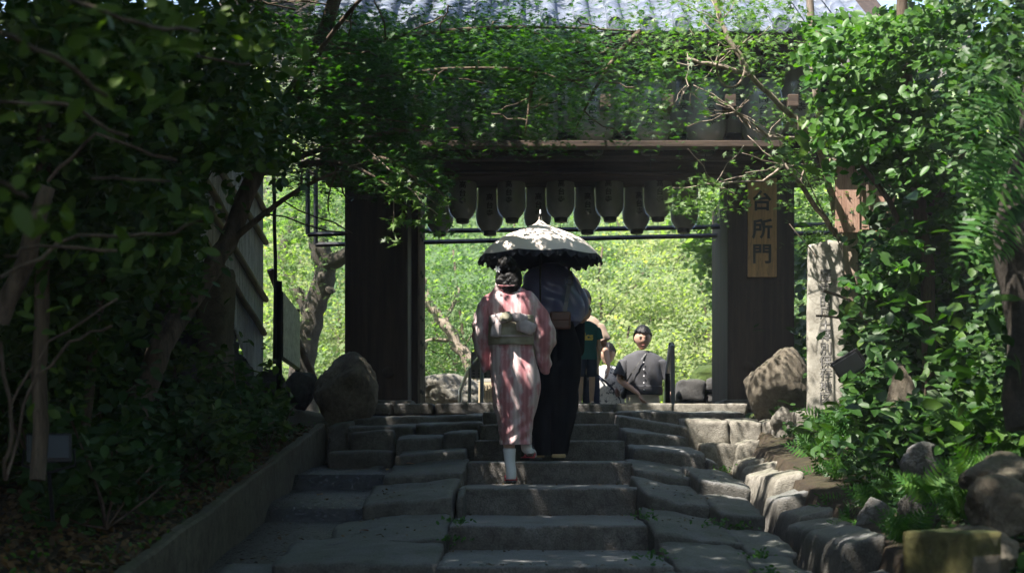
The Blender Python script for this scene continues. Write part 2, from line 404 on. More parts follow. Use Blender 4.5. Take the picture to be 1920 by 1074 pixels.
ZONES = [(1506, 1578, 468, 765, 12.1, .05), (1563, 1612, 312, 436, 12.7, .2), (1585, 1612, 436, 560, 12.7, .25), (1400, 1460, 395, 522, 14.3, .02), (1400, 1460, 334, 395, 14.3, .3), (1365, 1505, 400, 750, 14.3, .08),
  (385, 508, 320, 640, 11.3, .10), (556, 652, 455, 765, 18.2, .12), (835, 885, 190, 265, 13.3, .5), (940, 980, 185, 262, 13.3, .5), (1035, 1065, 160, 262, 13.3, .25), (1095, 1140, 180, 262, 13.3, .5), (1255, 1305, 150, 230, 13.3, .25), (1330, 1405, 190, 270, 13.3, .15), (1470, 1505, 140, 200, 13.3, .2),
  (790, 1430, 262, 300, 13.6, .3), (830, 1365, 300, 330, 14.3, .1), (850, 1250, 330, 460, 18, .05), (670, 1560, 0, 62, 13, .95), (1556, 1628, 648, 715, 11.2, .03), (1396, 1512, 648, 792, 13.2, .04), (585, 705, 665, 770, 13.2, .1), (522, 560, 545, 692, 13.4, .08), (650, 795, 470, 752, 14.3, .03), (795, 1362, 460, 755, 18.3, .0), (1320, 1362, 560, 755, 19.5, .3)]
def shade_clear(pos):
    return pos
def prune(pos, r=rng):
    pos = np.asarray(pos); Y = np.maximum(pos[:, 1], .2); px = CX + pos[:, 0] / Y * F; py = HOR - (pos[:, 2] - E) / Y * F; keep = np.ones(len(pos), bool)
    for x0, x1, y0, y1, ym, kp in ZONES:
        h = (px > x0) & (px < x1) & (py > y0) & (py < y1) & (Y < ym); keep &= ~(h & (r.uniform(0, 1, len(pos)) > kp))
    return shade_clear(pos[keep])
def ell(cx, cy, rx, ry, Y0, Y1, n, r=rng):
    """n points that fill an elliptic column seen in the photo at (cx,cy), between two distances"""
    a = r.uniform(0, 2 * math.pi, n); q = np.sqrt(r.uniform(0, 1, n)); Y = r.uniform(Y0, Y1, n)
    px, py = cx + rx * q * np.cos(a), cy + ry * q * np.sin(a)
    return np.stack([(px - CX) * Y / F, Y, E + (HOR - py) * Y / F], 1)
def loft(rings, seg=32, power=2.0, cap=True, closed_uv=False):
    """rings: (centre, a, b) half-axis vectors"""
    V = []; Q = []
    for c, a, b in rings:
        c, a, b = Vector(c), Vector(a), Vector(b)
        for k in range(seg):
            t = 2 * math.pi * k / seg; cc, ss = math.cos(t), math.sin(t)
            f = (abs(cc) ** power + abs(ss) ** power) ** (-1 / power)
            V.append(c + a * (cc * f) + b * (ss * f))
    for i in range(len(rings) - 1):
        for k in range(seg):
            k2 = (k + 1) % seg; Q.append((i * seg + k, i * seg + k2, (i + 1) * seg + k2, (i + 1) * seg + k))
    if cap:
        for base, cen in ((0, rings[0][0]), ((len(rings) - 1) * seg, rings[-1][0])):
            c = len(V); V.append(Vector(cen))
            for k in range(seg): Q.append((c, base + k, base + (k + 1) % seg))
    return V, Q
def smooth_rings(rings, n=4):
    """Catmull-Rom through the rings"""
    R_ = [tuple(Vector(x) for x in r) for r in rings]; out = []
    for i in range(len(R_) - 1):
        p0, p1, p2, p3 = R_[max(0, i - 1)], R_[i], R_[i + 1], R_[min(len(R_) - 1, i + 2)]
        for j in range(n):
            t = j / n
            out.append(tuple(.5 * ((2 * b) + (c - a) * t + (2 * a - 5 * b + 4 * c - d) * t * t + (3 * b - a - 3 * c + d) * t ** 3) for a, b, c, d in zip(p0, p1, p2, p3)))
    out.append(R_[-1]); return out
# ================================================================ THE SETTING
def interp(x, xs, ys): return float(np.interp(x, xs, ys))
SY = [0, 5, 7, 8.5, 9.9, 10.9, 11.9, 12.8, 13.6, 14.15, 16.0, 16.6, 17.6, 25]
SZ = [0, .45, .82, .98, 1.13, 1.32, 1.5, 1.65, 1.82, 2.12, 2.12, 1.9, 1.15, .9]
def stair_z(y): return interp(y, SY, SZ)
def lwall_top(y): return E + interp(y, [0, 7.65, 13.2, 14.2, 16], [-1.34, -.415, .26, .4, .4])
def curb_x(y): return interp(y, [4, 7.5, 12.6, 14], [1.45, 1.67, 2.0, 2.05])
def curb_z(y): return E + interp(y, [4, 7.5, 9, 11, 12.6, 13.2, 16], [-.85, -.42, -.3, -.08, .08, .2, .3])
def ground_z(x, y):
    z = stair_z(y) - .07
    if y > 24: z = .9 + (y - 24) * .42 + .8 * nz((x, y, 0), .12, 4)
    if y < 18.5:
        k = 1 if y < 15.5 else (18.5 - y) / 3
        zl = None
        if x < -1.82:
            d = max(0, -1.9 - x); zl = lwall_top(y) - .02 + .14 * d + max(0, d - 1.6) * 1.1 + .1 * nz((x, y, 0), .9, 2) * min(1, d)
        cx = curb_x(y) + .2
        if x > cx:
            d = x - cx; zl = curb_z(y) - .03 + .16 * d + max(0, d - 2.2) * 1.2 + .1 * nz((x, y, 0), .9, 2) * min(1, d)
        if zl is not None: z = z * (1 - k) + min(zl, 9) * k
    return z
xs = np.concatenate([np.linspace(-60, -9, 14), np.linspace(-8, -3, 14), np.linspace(-2.8, -1.96, 6), [-1.9, -1.84, -1.80, -1.7], np.linspace(-1.4, 1.4, 6), np.linspace(1.6, 4, 17), np.linspace(4.4, 9, 12), np.linspace(12, 60, 12)])
ys = np.concatenate([np.linspace(-30, 2, 9), np.linspace(3, 18.5, 60), np.linspace(19, 30, 20), np.linspace(33, 90, 20)])
V = [(x, y, ground_z(x, y)) for y in ys for x in xs]; nx = len(xs)
Q = [(j*nx+i, j*nx+i+1, (j+1)*nx+i+1, (j+1)*nx+i) for j in range(len(ys)-1) for i in range(nx-1)]
g = link('ground', pymesh('ground', V, Q), None, M['soil']); tag(g, kind='structure')

# ---- staircase
stairs = empty('stone_staircase', (0, 7.3, E - .9), 'weathered granite staircase climbing through the greenery to the timber gate', 'staircase')
def put(o):        # parent but keep the world placement
    o.parent = stairs; o.matrix_parent_inverse = Matrix.Translation(-stairs.location); return o
def child(o, par):
    o.parent = par; o.matrix_parent_inverse = Matrix.LocRotScale(par.location, par.rotation_euler, par.scale).inverted(); return o
STEPS = [  # Y front, x0, x1, z top (rel eye), z bottom, depth
 (6.1, -.44, .86, -.78, -1.0, 1.3), (7.35, -.41, .862, -.612, -.80, 1.3), (8.58, -.398, .876, -.458, -.64, 1.4), (9.9, -.389, .934, -.262, -.47, 1.1),
 (10.9, -.36, .952, -.085, -.28, 1.1), (11.9, -.322, .975, .092, -.10, 1.0), (12.8, -.30, .99, .246, .07, 1.0), (13.6, -.29, 1.01, .385, .22, .8)]
for i, (y, x0, x1, zt, zb, d) in enumerate(STEPS):
    bm = block_mesh('step_stone', ((x0+x1)/2, y+d/2, E+(zt+zb)/2-.02), x1-x0, d, zt-zb+.04, seed=i*7.3, rnd=.014, amp=.0045, n=(48, 14, 10))
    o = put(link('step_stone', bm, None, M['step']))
    if i < 5:    # drafted margin cut round the tread edge
        b2 = bmesh.new()
        for (a0, a1, c0, c1) in ((x0+.09, x0+.10, y+.05, y+d-.25), (x1-.10, x1-.09, y+.05, y+d-.25)):
            add_box(b2, a0, a1, c0, c1, E+zt-.01, E+zt+.006)
        o2 = link('chiselled_line', bmmesh(b2, 'chiselled_line'), None, M['darkrock']); o2.parent = o; o2.matrix_parent_inverse = Matrix.Translation(-stairs.location)
# the long sill stones at the head of the stairs
cuts = [(640, 735), (737, 812), (814, 962), (964, 1152), (1154, 1262), (1264, 1402)]
for i, (a, b) in enumerate(cuts):
    y = 14.2; x0, x1 = ZX(a, y), ZX(b, y)
    zt, zb = ZZ(754.5 + (i % 2) * .8, y), ZZ(778, y)
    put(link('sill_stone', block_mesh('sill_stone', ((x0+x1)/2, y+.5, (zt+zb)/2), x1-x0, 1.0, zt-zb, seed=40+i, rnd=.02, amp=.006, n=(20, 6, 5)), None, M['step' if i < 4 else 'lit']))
def stone(pl, pr, tl, tr, bot, Y, depth, mat='side', seed=0, name='side_stone', amp=.02, rnd=.022, yr=0, par=None):
    """a rough stone whose front shows between those columns/rows at distance Y"""
    x0, x1 = ZX(pl, Y), ZX(pr, Y); zl, zr, zb = ZZ(tl, Y), ZZ(tr, Y), ZZ(bot, Y)
    if par is None: zb -= .14
    zt = (zl + zr) / 2; sl = (zr - zl) / (x1 - x0)
    n = (max(6, int((x1-x0)/.045)), max(6, int(depth/.07)), max(5, int((zt-zb)/.035)))
    tl_ = (.085 if tl > 870 else .045) if par is None else 0
    m = block_mesh(name, ((x0+x1)/2, Y+depth/2, (zt+zb)/2 + tl_*depth/2), x1-x0, depth, zt-zb, seed=seed*3.1+pl*.01, rnd=rnd, amp=amp, n=n, skew=(sl, yr + (random.uniform(-.10, .10) if par is None else 0), 0, tl_))
    o = link(name, m, None, M[mat])
    return put(o) if par is None else child(o, par)
ST = [ # left flank
 (330, 625, 1128, 1122, 1175, 6.9, 1.2), (505, 822, 1060, 1052, 1110, 7.55, 1.0), (598, 836, 1022, 1006, 1050, 8.25, 1.25), (672, 850, 944, 928, 975, 9.35, 1.0), (858, 868, 935, 930, 960, 9.5, .5),
 (716, 872, 893, 883, 915, 10.4, 1.0), (738, 872, 853, 846, 882, 11.3, .9), (740, 828, 822, 818, 850, 12.1, .7), (830, 893, 812, 809, 845, 12.15, .7),
 (650, 776, 800, 797, 825, 12.9, .7), (778, 905, 795, 790, 815, 12.9, .7), (640, 905, 784, 778, 800, 13.5, .7),
 (612, 655, 798, 790, 850, 13.05, .5), (657, 738, 810, 806, 852, 12.7, .5), (612, 736, 848, 845, 885, 12.3, .6), (618, 700, 900, 893, 925, 11.4, 1.0),
 # right flank
 (1268, 1560, 1118, 1130, 1190, 6.7, 1.2), (1268, 1420, 1062, 1068, 1120, 7.35, 1.0), (1424, 1530, 1072, 1080, 1130, 7.3, .9), (1228, 1398, 996, 1018, 1045, 8.2, 1.2), (1400, 1500, 1030, 1040, 1070, 7.95, 1.1),
 (1212, 1342, 925, 945, 975, 9.25, 1.1), (1345, 1440, 955, 968, 1000, 8.9, 1.0), (1190, 1312, 880, 898, 925, 10.4, 1.0), (1314, 1410, 900, 915, 945, 9.8, 1.2),
 (1188, 1325, 839, 848, 882, 11.4, 1.0), (1326, 1352, 858, 868, 905, 11.2, 1.0), (1173, 1292, 806, 820, 850, 12.2, .8), (1162, 1292, 778, 800, 825, 12.9, .8),
 (1156, 1400, 770, 774, 792, 13.7, .6)]
for i, s in enumerate(ST):
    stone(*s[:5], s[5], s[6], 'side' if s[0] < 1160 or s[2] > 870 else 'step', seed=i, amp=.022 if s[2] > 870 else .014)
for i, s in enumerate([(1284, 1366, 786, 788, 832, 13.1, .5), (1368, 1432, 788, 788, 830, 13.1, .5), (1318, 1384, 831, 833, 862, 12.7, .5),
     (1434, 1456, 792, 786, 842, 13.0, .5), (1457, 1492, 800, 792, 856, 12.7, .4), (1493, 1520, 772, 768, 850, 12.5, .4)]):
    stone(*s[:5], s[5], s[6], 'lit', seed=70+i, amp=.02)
# ---- right gutter, curb stones
V = []; Q = []; n = 40
for i in range(n + 1):
    y = 4 + 8.9 * i / n; z = stair_z(y) - .085 + .015 * nz((0, y, 0), 2)
    for x in (1.0, curb_x(y) - .2, curb_x(y) + .12): V.append((x, y, z + (.02 if x == 1.0 else 0)))
Q = [(3*i+j, 3*i+j+1, 3*i+3+j+1, 3*i+3+j) for i in range(n) for j in range(2)]
tag(link('gutter', pymesh('gutter', V, Q), None, M['wet']), kind='structure')
V = []; n = 60
for i in range(n + 1):
    y = 4 + 9.2 * i / n; z = E + interp(y, [4, 7.96, 10.1, 10.15, 11.2, 11.25, 13.2], [-1.12, -.70, -.5, -.38, -.33, -.2, -.12]) + .01 * nz((0, y, 0), 2)
    for x in (-1.84, -1.3, -.45): V.append((x, y, z))
Q = [(3*i+j, 3*i+j+1, 3*i+3+j+1, 3*i+3+j) for i in range(n) for j in range(2)]
tag(link('gutter', pymesh('gutter', V, Q), None, M['wet']), kind='structure')
water_m, nt, out = new_mat('thin_water')
finish(nt, out, (.03, .032, .03), .08, bump(nt, noise_n(nt, coords(nt), 18, 4), .5, .01), .6)
V = []; n = 30
for i in range(n + 1):
    y = 9.2 + 3.4 * i / n; z = stair_z(y) - .078
    for x in (curb_x(y) - .30, curb_x(y) - .02): V.append((x + .03 * nz((x, y, 0), 2), y, z))
tag(link('water', pymesh('water', V, [(2*i, 2*i+1, 2*i+3, 2*i+2) for i in range(n)]), None, water_m), kind='structure')
curb = empty('stone_kerb', (1.9, 7, E - .5), 'line of pale hewn stones edging the gutter below the ferns', 'kerb')
y = 5.2; i = 0
while y < 12.9:
    ln = random.choice((.45, .6, .8, 1.1, 1.25)) * random.uniform(.9, 1.1); zt = curb_z(y + ln/2) + random.uniform(-.15, -.05); x = curb_x(y + ln/2)
    w = random.uniform(.2, .28)
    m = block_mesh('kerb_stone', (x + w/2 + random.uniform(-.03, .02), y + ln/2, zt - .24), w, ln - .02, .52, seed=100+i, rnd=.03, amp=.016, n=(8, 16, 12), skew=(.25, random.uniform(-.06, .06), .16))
    child(link('kerb_stone', m, None, M['lit' if y > 9.6 else 'side']), curb); y += ln; i += 1

# ---- left retaining wall
lw = empty('retaining_wall', (-1.84, 7, E - .9), 'low mossy concrete retaining wall beside the dark wet gutter', 'wall')
def lwall(y0, y1, k):
    V = []; Q = []; n = int((y1 - y0) / .12); prof = [(0, None), (0, .12), (0, .06), (.0, .012), (-.015, 0), (-.05, .0), (-.075, .004), (-.085, .06), (-.085, .4)]
    for i in range(n + 1):
        y = y0 + (y1 - y0) * i / n; zt = lwall_top(y)
        for dx, dz in prof:
            z = zt - dz if dz is not None else zt - .75
            V.append((-1.78 + dx + .012 * nz((0, y, z), 1.8, 3) + .006 * nz((0, y, z), 8, 5), y, z + .012 * nz((dx, y, 0), 2.5, 1)))
    c = len(prof); Q = [(i*c+j, i*c+j+1, (i+1)*c+j+1, (i+1)*c+j) for i in range(n) for j in range(c-1)]
    Q += [tuple(range(c))[::-1], tuple(n*c + j for j in range(c))]
    child(link('wall_section', pymesh('wall_section', V, Q, False), None, M['concrete']), lw)
for k, (a, b) in enumerate(((4.2, 7.6), (7.606, 10.4), (10.406, 13.2))): lwall(a, b, k)
stone(596, 616, 792, 790, 880, 13.3, .6, 'concrete', 9, 'end_block', par=lw)

# ---- old rubble wall with bamboo fence, upper left
rw = empty('rubble_wall', (-2.55, 11, E), 'dark stone wall sloping down behind the shrubs below the bamboo fence', 'wall')
def rwtop(y): return E + interp(y, [10.8, 11.6, 12.2, 13.2, 14.2, 15.2], [1.62, 1.58, 1.5, 1.05, .72, .5])
k = 0
for lvl in range(6):
    y = 11.0 + (lvl % 2) * .25
    while y < 15.0:
        ln = random.uniform(.45, .85); zt = rwtop(y + ln/2); hgt = (zt - (E - .1)) / 6
        z = E - .1 + hgt * (lvl + .5)
        m = block_mesh('wall_stone', (-2.62 - .04*lvl + random.uniform(-.02, .04), y + ln/2, z), .42, ln - .02, hgt - .012, seed=200+k, rnd=.05, amp=.03, n=(5, 10, 7))
        child(link('wall_stone', m, None, M['darkrock']), rw); y += ln; k += 1
m = block_mesh('end_pillar', (ZX(404, 11.2), 11.25, E + .95), .22, .5, 1.1, seed=5, rnd=.04, amp=.015, n=(5, 6, 16)); child(link('end_pillar', m, None, M['concrete']), rw)
fn = empty('bamboo_fence', (-2.6, 11.4, E + 1.5), 'bleached bamboo slat fence with slanting pole rails atop the stone wall', 'fence')
slv, slq = tube_arr([(0, 0, 0), (0, 0, .35), (0, 0, .36), (0, 0, .75), (0, 0, .76), (0, 0, 1)], [.02, .02, .022, .02, .022, .02], 6)
slm = pymesh('slat', slv, slq); slm.materials.append(M['bamboo_white'])
y = 11.3
while y < 14.3:
    zb = rwtop(y) - .05; zt = E + interp(y, [11.3, 14.3], [2.75, 2.95])
    o = link('slat', slm, fn); o.location = Vector((-2.58 + random.uniform(-.008, .008), y, zb)) - fn.location; o.scale = (1, 1, zt - zb); o.rotation_euler = (0, random.uniform(-.006, .006), random.uniform(0, 6)); y += .0415
for (a, b) in (((430, 312, 11.9), (508, 455, 14.2)), ((410, 392, 11.6), (508, 562, 14.2)), ((470, 330, 13.1), (510, 402, 14.3)), ((395, 452, 11.4), (505, 625, 14.1)), ((384, 330, 11.3), (440, 430, 12.6))):
    pa, pb = P(*a), P(*b); pa.x = pb.x = -2.52
    child(tube('rail_pole', wob([pa, pb], .006, 5, int(a[0])), [.032]*6, M['bamboo_pole'], None, 8), fn)
for y in (11.3, 12.8, 14.3):
    child(tube('post', [(-2.66, y, E+.6), (-2.66, y, E+2.95)], .05, M['black'], None, 8), fn)
V = []; rf = bmesh.new()
add_box(rf, -2.72, -2.42, 11.2, 14.45, E+2.86, E+2.95, .01); child(link('fence_cap', bmmesh(rf, 'fence_cap'), None, M['black']), fn)
child(tube('drain_pipe', wob([(-2.47, 14.35, E+2.9), (-2.45, 14.36, E+2.0), (-2.46, 14.36, E+.9)], .006, 3), .02, M['black'], None, 8), fn)
# leaning bamboo props and notice board
bp = empty('bamboo_prop', P(575, 690, 15.0), 'pale bamboo pole leaning down from the fence end behind the notice board', 'bamboo pole')
child(tube('culm', [P(506, 505, 14.4), P(550, 620, 14.7), P(590, 712, 15.0)], .035, M['bark_pale'], None, 10), bp)
for t in (.25, .5, .75):
    p = P(506, 505, 14.4).lerp(P(590, 712, 15.0), t); d = (P(590, 712, 15.0) - P(506, 505, 14.4)).normalized()
    child(tube('node_ring', [p - d*.012, p + d*.012], .04, M['bamboo_pole'], None, 10), bp)
nb = empty('notice_board', P(541, 690, 13.7), 'white notice board in a black frame standing by the stone wall', 'notice board')
def quad_panel(name, a, b, c, d, th, mat, par):
    a, b, c, d = map(Vector, (a, b, c, d)); n = (b - a).cross(d - a).normalized() * th
    V = [a, b, c, d, a + n, b + n, c + n, d + n]; Q = [(0,1,2,3), (7,6,5,4), (0,4,5,1), (1,5,6,2), (2,6,7,3), (3,7,4,0)]
    return child(link(name, pymesh(name, V, Q, False), None, mat), par)
pc = [P(526, 668, 13.0), P(557, 690, 14.3), P(557, 588, 14.3), P(526, 548, 13.0)]
M['board_white'] = m_stone('board_white', (.68, .70, .64), (.78, .79, .73), .1, .6, 0, 1, .1)
quad_panel('board', *pc, .03, M['board_white'], nb)
for a, b in ((0, 1), (1, 2), (2, 3), (3, 0)):
    child(tube('frame', [pc[a], pc[b]], .024, M['black'], None, 6, False), nb)
child(tube('post', [pc[3] + Vector((-.01, -.03, .1)), pc[0] + Vector((-.01, -.03, -.75))], .03, M['black'], None, 8), nb)
child(tube('post', [pc[2] + Vector((0, .02, .05)), pc[1] + Vector((0, .02, -.55))], .025, M['black'], None, 8), nb)

# ================================================================ THE GATE
YG = 14.4
gate = empty('temple_gate', (0, YG, E + .45), 'dark timber temple gate with tiled roof at the top of the stairs', 'gate')
def gbox(name, pl, pr, pt, pb, Y, depth, mat, bev=.012):
    return child(box(name, ZX(pl, Y), ZX(pr, Y), Y, Y + depth, ZZ(pb, Y), ZZ(pt, Y), mat, None, bev), gate)
for (a, b, seed) in ((646, 765, 1), (1364, 1490, 2)):
    o = gbox('post', a, b, 200, 752.5, YG, .55, M['wood_dark'], .025)
for (px, py) in ((728, 698), (1404, 690)):
    p = P(px, py, YG); lz = lathe('boss', [(0, .06), (.03, .055), (.055, .035), (.068, 0)], M['wood_dark'], None, 20); lz.rotation_euler = (R(90), 0, 0); lz.location = p + Vector((0, .01, 0)); bpy.context.view_layer.update(); child(lz, gate)
# stone pads under the posts
for (a, b) in ((640, 772), (1358, 1496)):
    stone(a, b, 748, 748, 768, YG-.05, .7, 'side', a, 'post_base', amp=.01, par=gate)
# lintels and beams
gbox('lintel', 600, 1560, 283, 330, YG-.06, .66, M['wood_beam'])
gbox('beam', 560, 1600, 196, 240, YG-.08, .4, M['wood_beam'])
gbox('wall_board', 600, 1560, 238, 286, YG+.14, .05, M['wood_dark'])
gbox('purlin', 640, 1470, 263, 275, 13.35, .16, M['wood_beam'])
gbox('molding', 690, 1385, 291, 300, 13.95, .10, M['wood_beam'])
gbox('molding', 690, 1400, 318, 323, 14.2, .10, M['wood_beam'])
gbox('rear_lintel', 640, 1500, 318, 345, 15.1, .15, M['wood_beam'])
gbox('ceiling_board', 640, 1500, 306, 316, 14.6, .6, M['wood_beam'])
gbox('wall_board', 600, 1560, -8, 196, YG+.12, .06, M['wood_dark'])
for x in np.linspace(-1.5, 2.7, 8):
    child(box('bracket', x-.05, x+.05, 13.3, 14.4, E+3.3, E+3.42, M['wood_beam'], None, .008), gate)
# door leaves folded open, with studs
for (x0, s) in ((-1.085, 1), (ZX(1352, 14.9)+.06, -1)):
    dl = child(box('door', x0, x0+.07, 14.93, 16.0, E+.50, E+2.75, M['wood_dark'], None, .006), gate)
    if s == 1:
        for k in range(4):
            yy = 14.96 + .27*k
            b = box('batten', x0+.07, x0+.095, yy, yy+.05, E+.5, E+2.75, M['bark_pale'], None, .004); child(b, gate)
        b2 = bmesh.new()
        for z in (.62, .9, 1.15, 1.42, 1.9, 2.3):
            for yy in (14.98, 15.25): add_box(b2, x0+.09, x0+.115, yy-.012, yy+.03, E+z, E+z+.04, .005)
        child(link('stud', bmmesh(b2, 'stud'), None, M['black']), gate)
    else:
        for z in (1.33, 1.56):
            lz = lathe('door_knob', [(0, .05), (.03, .045), (.045, .02), (.05, 0)], M['black'], None, 14); lz.rotation_euler = (0, R(-90), 0); lz.location = (x0 - .005, 15.0, E+z); bpy.context.view_layer.update(); child(lz, gate)
# roof: tiles laid as real pieces
eave_y, eave_z, ridge_y, slope = 13.15, ZZ(52, 13.15), 14.55, .62
XL, XR = -3.0, 3.75
def roof_slab(sgn, y0, z0, y1, z1, name):
    V = [(XL, y0, z0), (XR, y0, z0), (XR, y1, z1), (XL, y1, z1), (XL, y0, z0-.06), (XR, y0, z0-.06), (XR, y1, z1-.06), (XL, y1, z1-.06)]
    Q = [(0,1,2,3), (7,6,5,4), (0,4,5,1), (1,5,6,2), (2,6,7,3), (3,7,4,0)]
    child(link(name, pymesh(name, V, Q, False), None, M['wood_dark']), gate)
rz = eave_z + (ridge_y - eave_y) * slope
roof_slab(1, eave_y+.05, eave_z-.06, ridge_y, rz-.06, 'roof_deck'); roof_slab(-1, 15.2, rz-.06-.65*slope, ridge_y, rz-.06, 'roof_deck')
M['tile'] = m_stone('roof_tile', (.10, .12, .165), (.20, .23, .30), .25, .5, 0, 3, .35)
sl = math.hypot(1, slope); ux = Vector((0, 1/sl, slope/sl)); nv = Vector((0, -slope/sl, 1/sl))
pitch = .315; tl = .26
def arc_tile(r, half, ln, th, seg, up):
    V = []; Q = []
    for j in (0, 1):
        for rr_ in (r, r - th):
            for k in range(seg + 1):
                t = -half + 2 * half * k / seg
                V.append(Vector((rr_ * math.sin(t), 0, up * (rr_ * math.cos(t) - r * math.cos(half)))) + ux * (ln * j) + nv * 0)
    n = seg + 1
    for k in range(seg):
        Q += [(k, k+1, 2*n+k+1, 2*n+k), (n+k+1, n+k, 3*n+k, 3*n+k+1), (k+1, k, n+k, n+k+1), (2*n+k, 2*n+k+1, 3*n+k+1, 3*n+k)]
    for k in (0, seg): Q.append((k, n+k, 3*n+k, 2*n+k))
    return pymesh('roof_tile', V, Q)
cov = arc_tile(.078, R(88), tl+.01, .018, 9, 1); cov.materials.append(M['tile'])
pan = arc_tile(.20, R(40), tl+.04, .02, 7, -1); pan.materials.append(M['tile'])
V = []; Q = []
for k in range(20):
    t = 2*math.pi*k/20; V += [(.088*math.cos(t), 0, .088*math.sin(t)), (.088*math.cos(t), .03, .088*math.sin(t)), (.066*math.cos(t), -.004, .066*math.sin(t)), (.06*math.cos(t), .008, .06*math.sin(t))]
for k in range(20):
    a, b = 4*k, 4*((k+1) % 20); Q += [(a, b, b+1, a+1), (a, a+2, b+2, b), (a+2, a+3, b+3, b+2)]
c = len(V); V.append((0, .004, 0)); Q += [(c, 4*k+3, 4*((k+1) % 20)+3) for k in range(20)]
eav = pymesh('eave_disc', V, Q, False); eav.materials.append(M['tile'])
nrow = int((ridge_y - eave_y) * sl / tl) + 1
nt_ = 0
ix = 0; x = XL + .2
while x < XR:
    for r_ in range(nrow):
        base = Vector((x, eave_y, eave_z)) + ux * (tl * r_)
        for msh, off, dz in ((cov, 0, .035), (pan, pitch/2, -.012)):
            if -2.0 < x < 3.4:
                o = link('roof_tile', msh, None); o.location = base + Vector((off, 0, 0)) + nv * (dz + (.012 if msh is pan else 0)) - gate.location; o.rotation_euler = (random.gauss(0, .008), random.gauss(0, .012), random.gauss(0, .006)); o.parent = gate; nt_ += 1
    if -2.0 < x < 3.4:
        o = link('eave_disc', eav, None); o.location = Vector((x, eave_y - .02, eave_z + .03)) - gate.location; o.parent = gate
    x += pitch
def tile_rest(name, xa, xb, back):
    V = []; Q = []; x = xa
    while x < xb:
        for msh, off, dz in ((cov, 0, .035), (pan, pitch/2, 0)):
            for r_ in range(nrow if not back else 3):
                o = len(V)
                for v in msh.vertices:
                    p = v.co + Vector((x + off, 0, 0)) + ux * (tl * r_) + nv * dz
                    if back: V.append((p.x, 15.25 - p.y, p.z + rz - .68 * slope))
                    else: V.append((p.x, p.y + eave_y, p.z + eave_z))
                Q += [tuple(i + o for i in f.vertices) for f in msh.polygons]
        x += pitch
    o = link(name, pymesh(name, V, Q), None, M['tile']); tag(o, kind='stuff'); child(o, gate)
tile_rest('roof_tiles_rear', XL + .2, XR, True)
child(tube('ridge', [(XL, ridge_y, rz+.12), (XR, ridge_y, rz+.12)], .13, M['tile'], None, 12), gate)
child(box('fascia', XL, XR, eave_y+.03, eave_y+.07, eave_z-.14, eave_z-.03, M['wood_dark'], None, .004), gate)
b2 = bmesh.new(); x = XL + .1
while x < XR:
    v0 = len(b2.verts)
    vs = [b2.verts.new(p) for p in [(x+a, y_, z_ + dz) for a in (-.035, .035) for (y_, z_) in ((eave_y+.08, eave_z-.07), (ridge_y, rz-.07)) for dz in (-.09, 0)]]
    for q in ((0,1,3,2), (4,6,7,5), (0,4,5,1), (2,3,7,6), (0,2,6,4), (1,5,7,3)): b2.faces.new([vs[i] for i in q])
    x += .22
o = link('rafters', bmmesh(b2, 'rafters'), None, M['wood_dark']); tag(o, kind='stuff'); child(o, gate)
# black hanging rails that carry on past the posts
rail = empty('lantern_rail', P(960, 440, 15.25), 'pair of thin black rails spanning the gateway below the hanging lanterns', 'rail')
for pts in ([(577, 318, 15.25), (577, 440, 15.25), (800, 433, 15.25), (1100, 430, 15.25), (1362, 425, 15.25), (1560, 421, 15.25)], [(592, 318, 15.6), (592, 459, 15.6), (800, 454, 15.6), (1100, 447, 15.6), (1362, 441, 15.6), (1560, 436, 15.6)]):
    pp = [P(*q) for q in pts]
    for a, b in zip(pp[:-1], pp[1:]):
        child(tube('bar', [a, b], .026, M['black'], None, 4, False), rail)

# ---- text helper
def text_mesh(s, size, name='lettering', width=.02, bold=.004, spacing=1.0, wrap_r=None, deep=.002):
    c = bpy.data.curves.new('t', 'FONT'); c.body = s; c.size = size; c.align_x = 'CENTER'; c.space_line = spacing; c.offset = bold; c.resolution_u = 3
    o = bpy.data.objects.new('t', c); COL.objects.link(o); bpy.context.view_layer.update()
    m = bpy.data.meshes.new_from_object(o.evaluated_get(bpy.context.evaluated_depsgraph_get()))
    bpy.data.objects.remove(o); m.name = name
    ys_ = [v.co.y for v in m.vertices]; cy = (max(ys_) + min(ys_)) / 2; xs_ = [v.co.x for v in m.vertices]; cx = (max(xs_) + min(xs_)) / 2
    for v in m.vertices: v.co.y -= cy; v.co.x -= cx
    return m
def facing(m, r=None):    # x stays, y -> z, faces -Y ; wraps round a cylinder of radius r
    bm = bmesh.new(); bm.from_mesh(m); 
    if r: bmesh.ops.subdivide_edges(bm, edges=[e for e in bm.edges if e.calc_length() > .02], cuts=1)
    for v in bm.verts:
        x, y = v.co.x, v.co.y
        if r: v.co = Vector((r * math.sin(x / r), -r * math.cos(x / r), y))
        else: v.co = Vector((x, 0, y))
    bm.to_mesh(m); bm.free(); return m
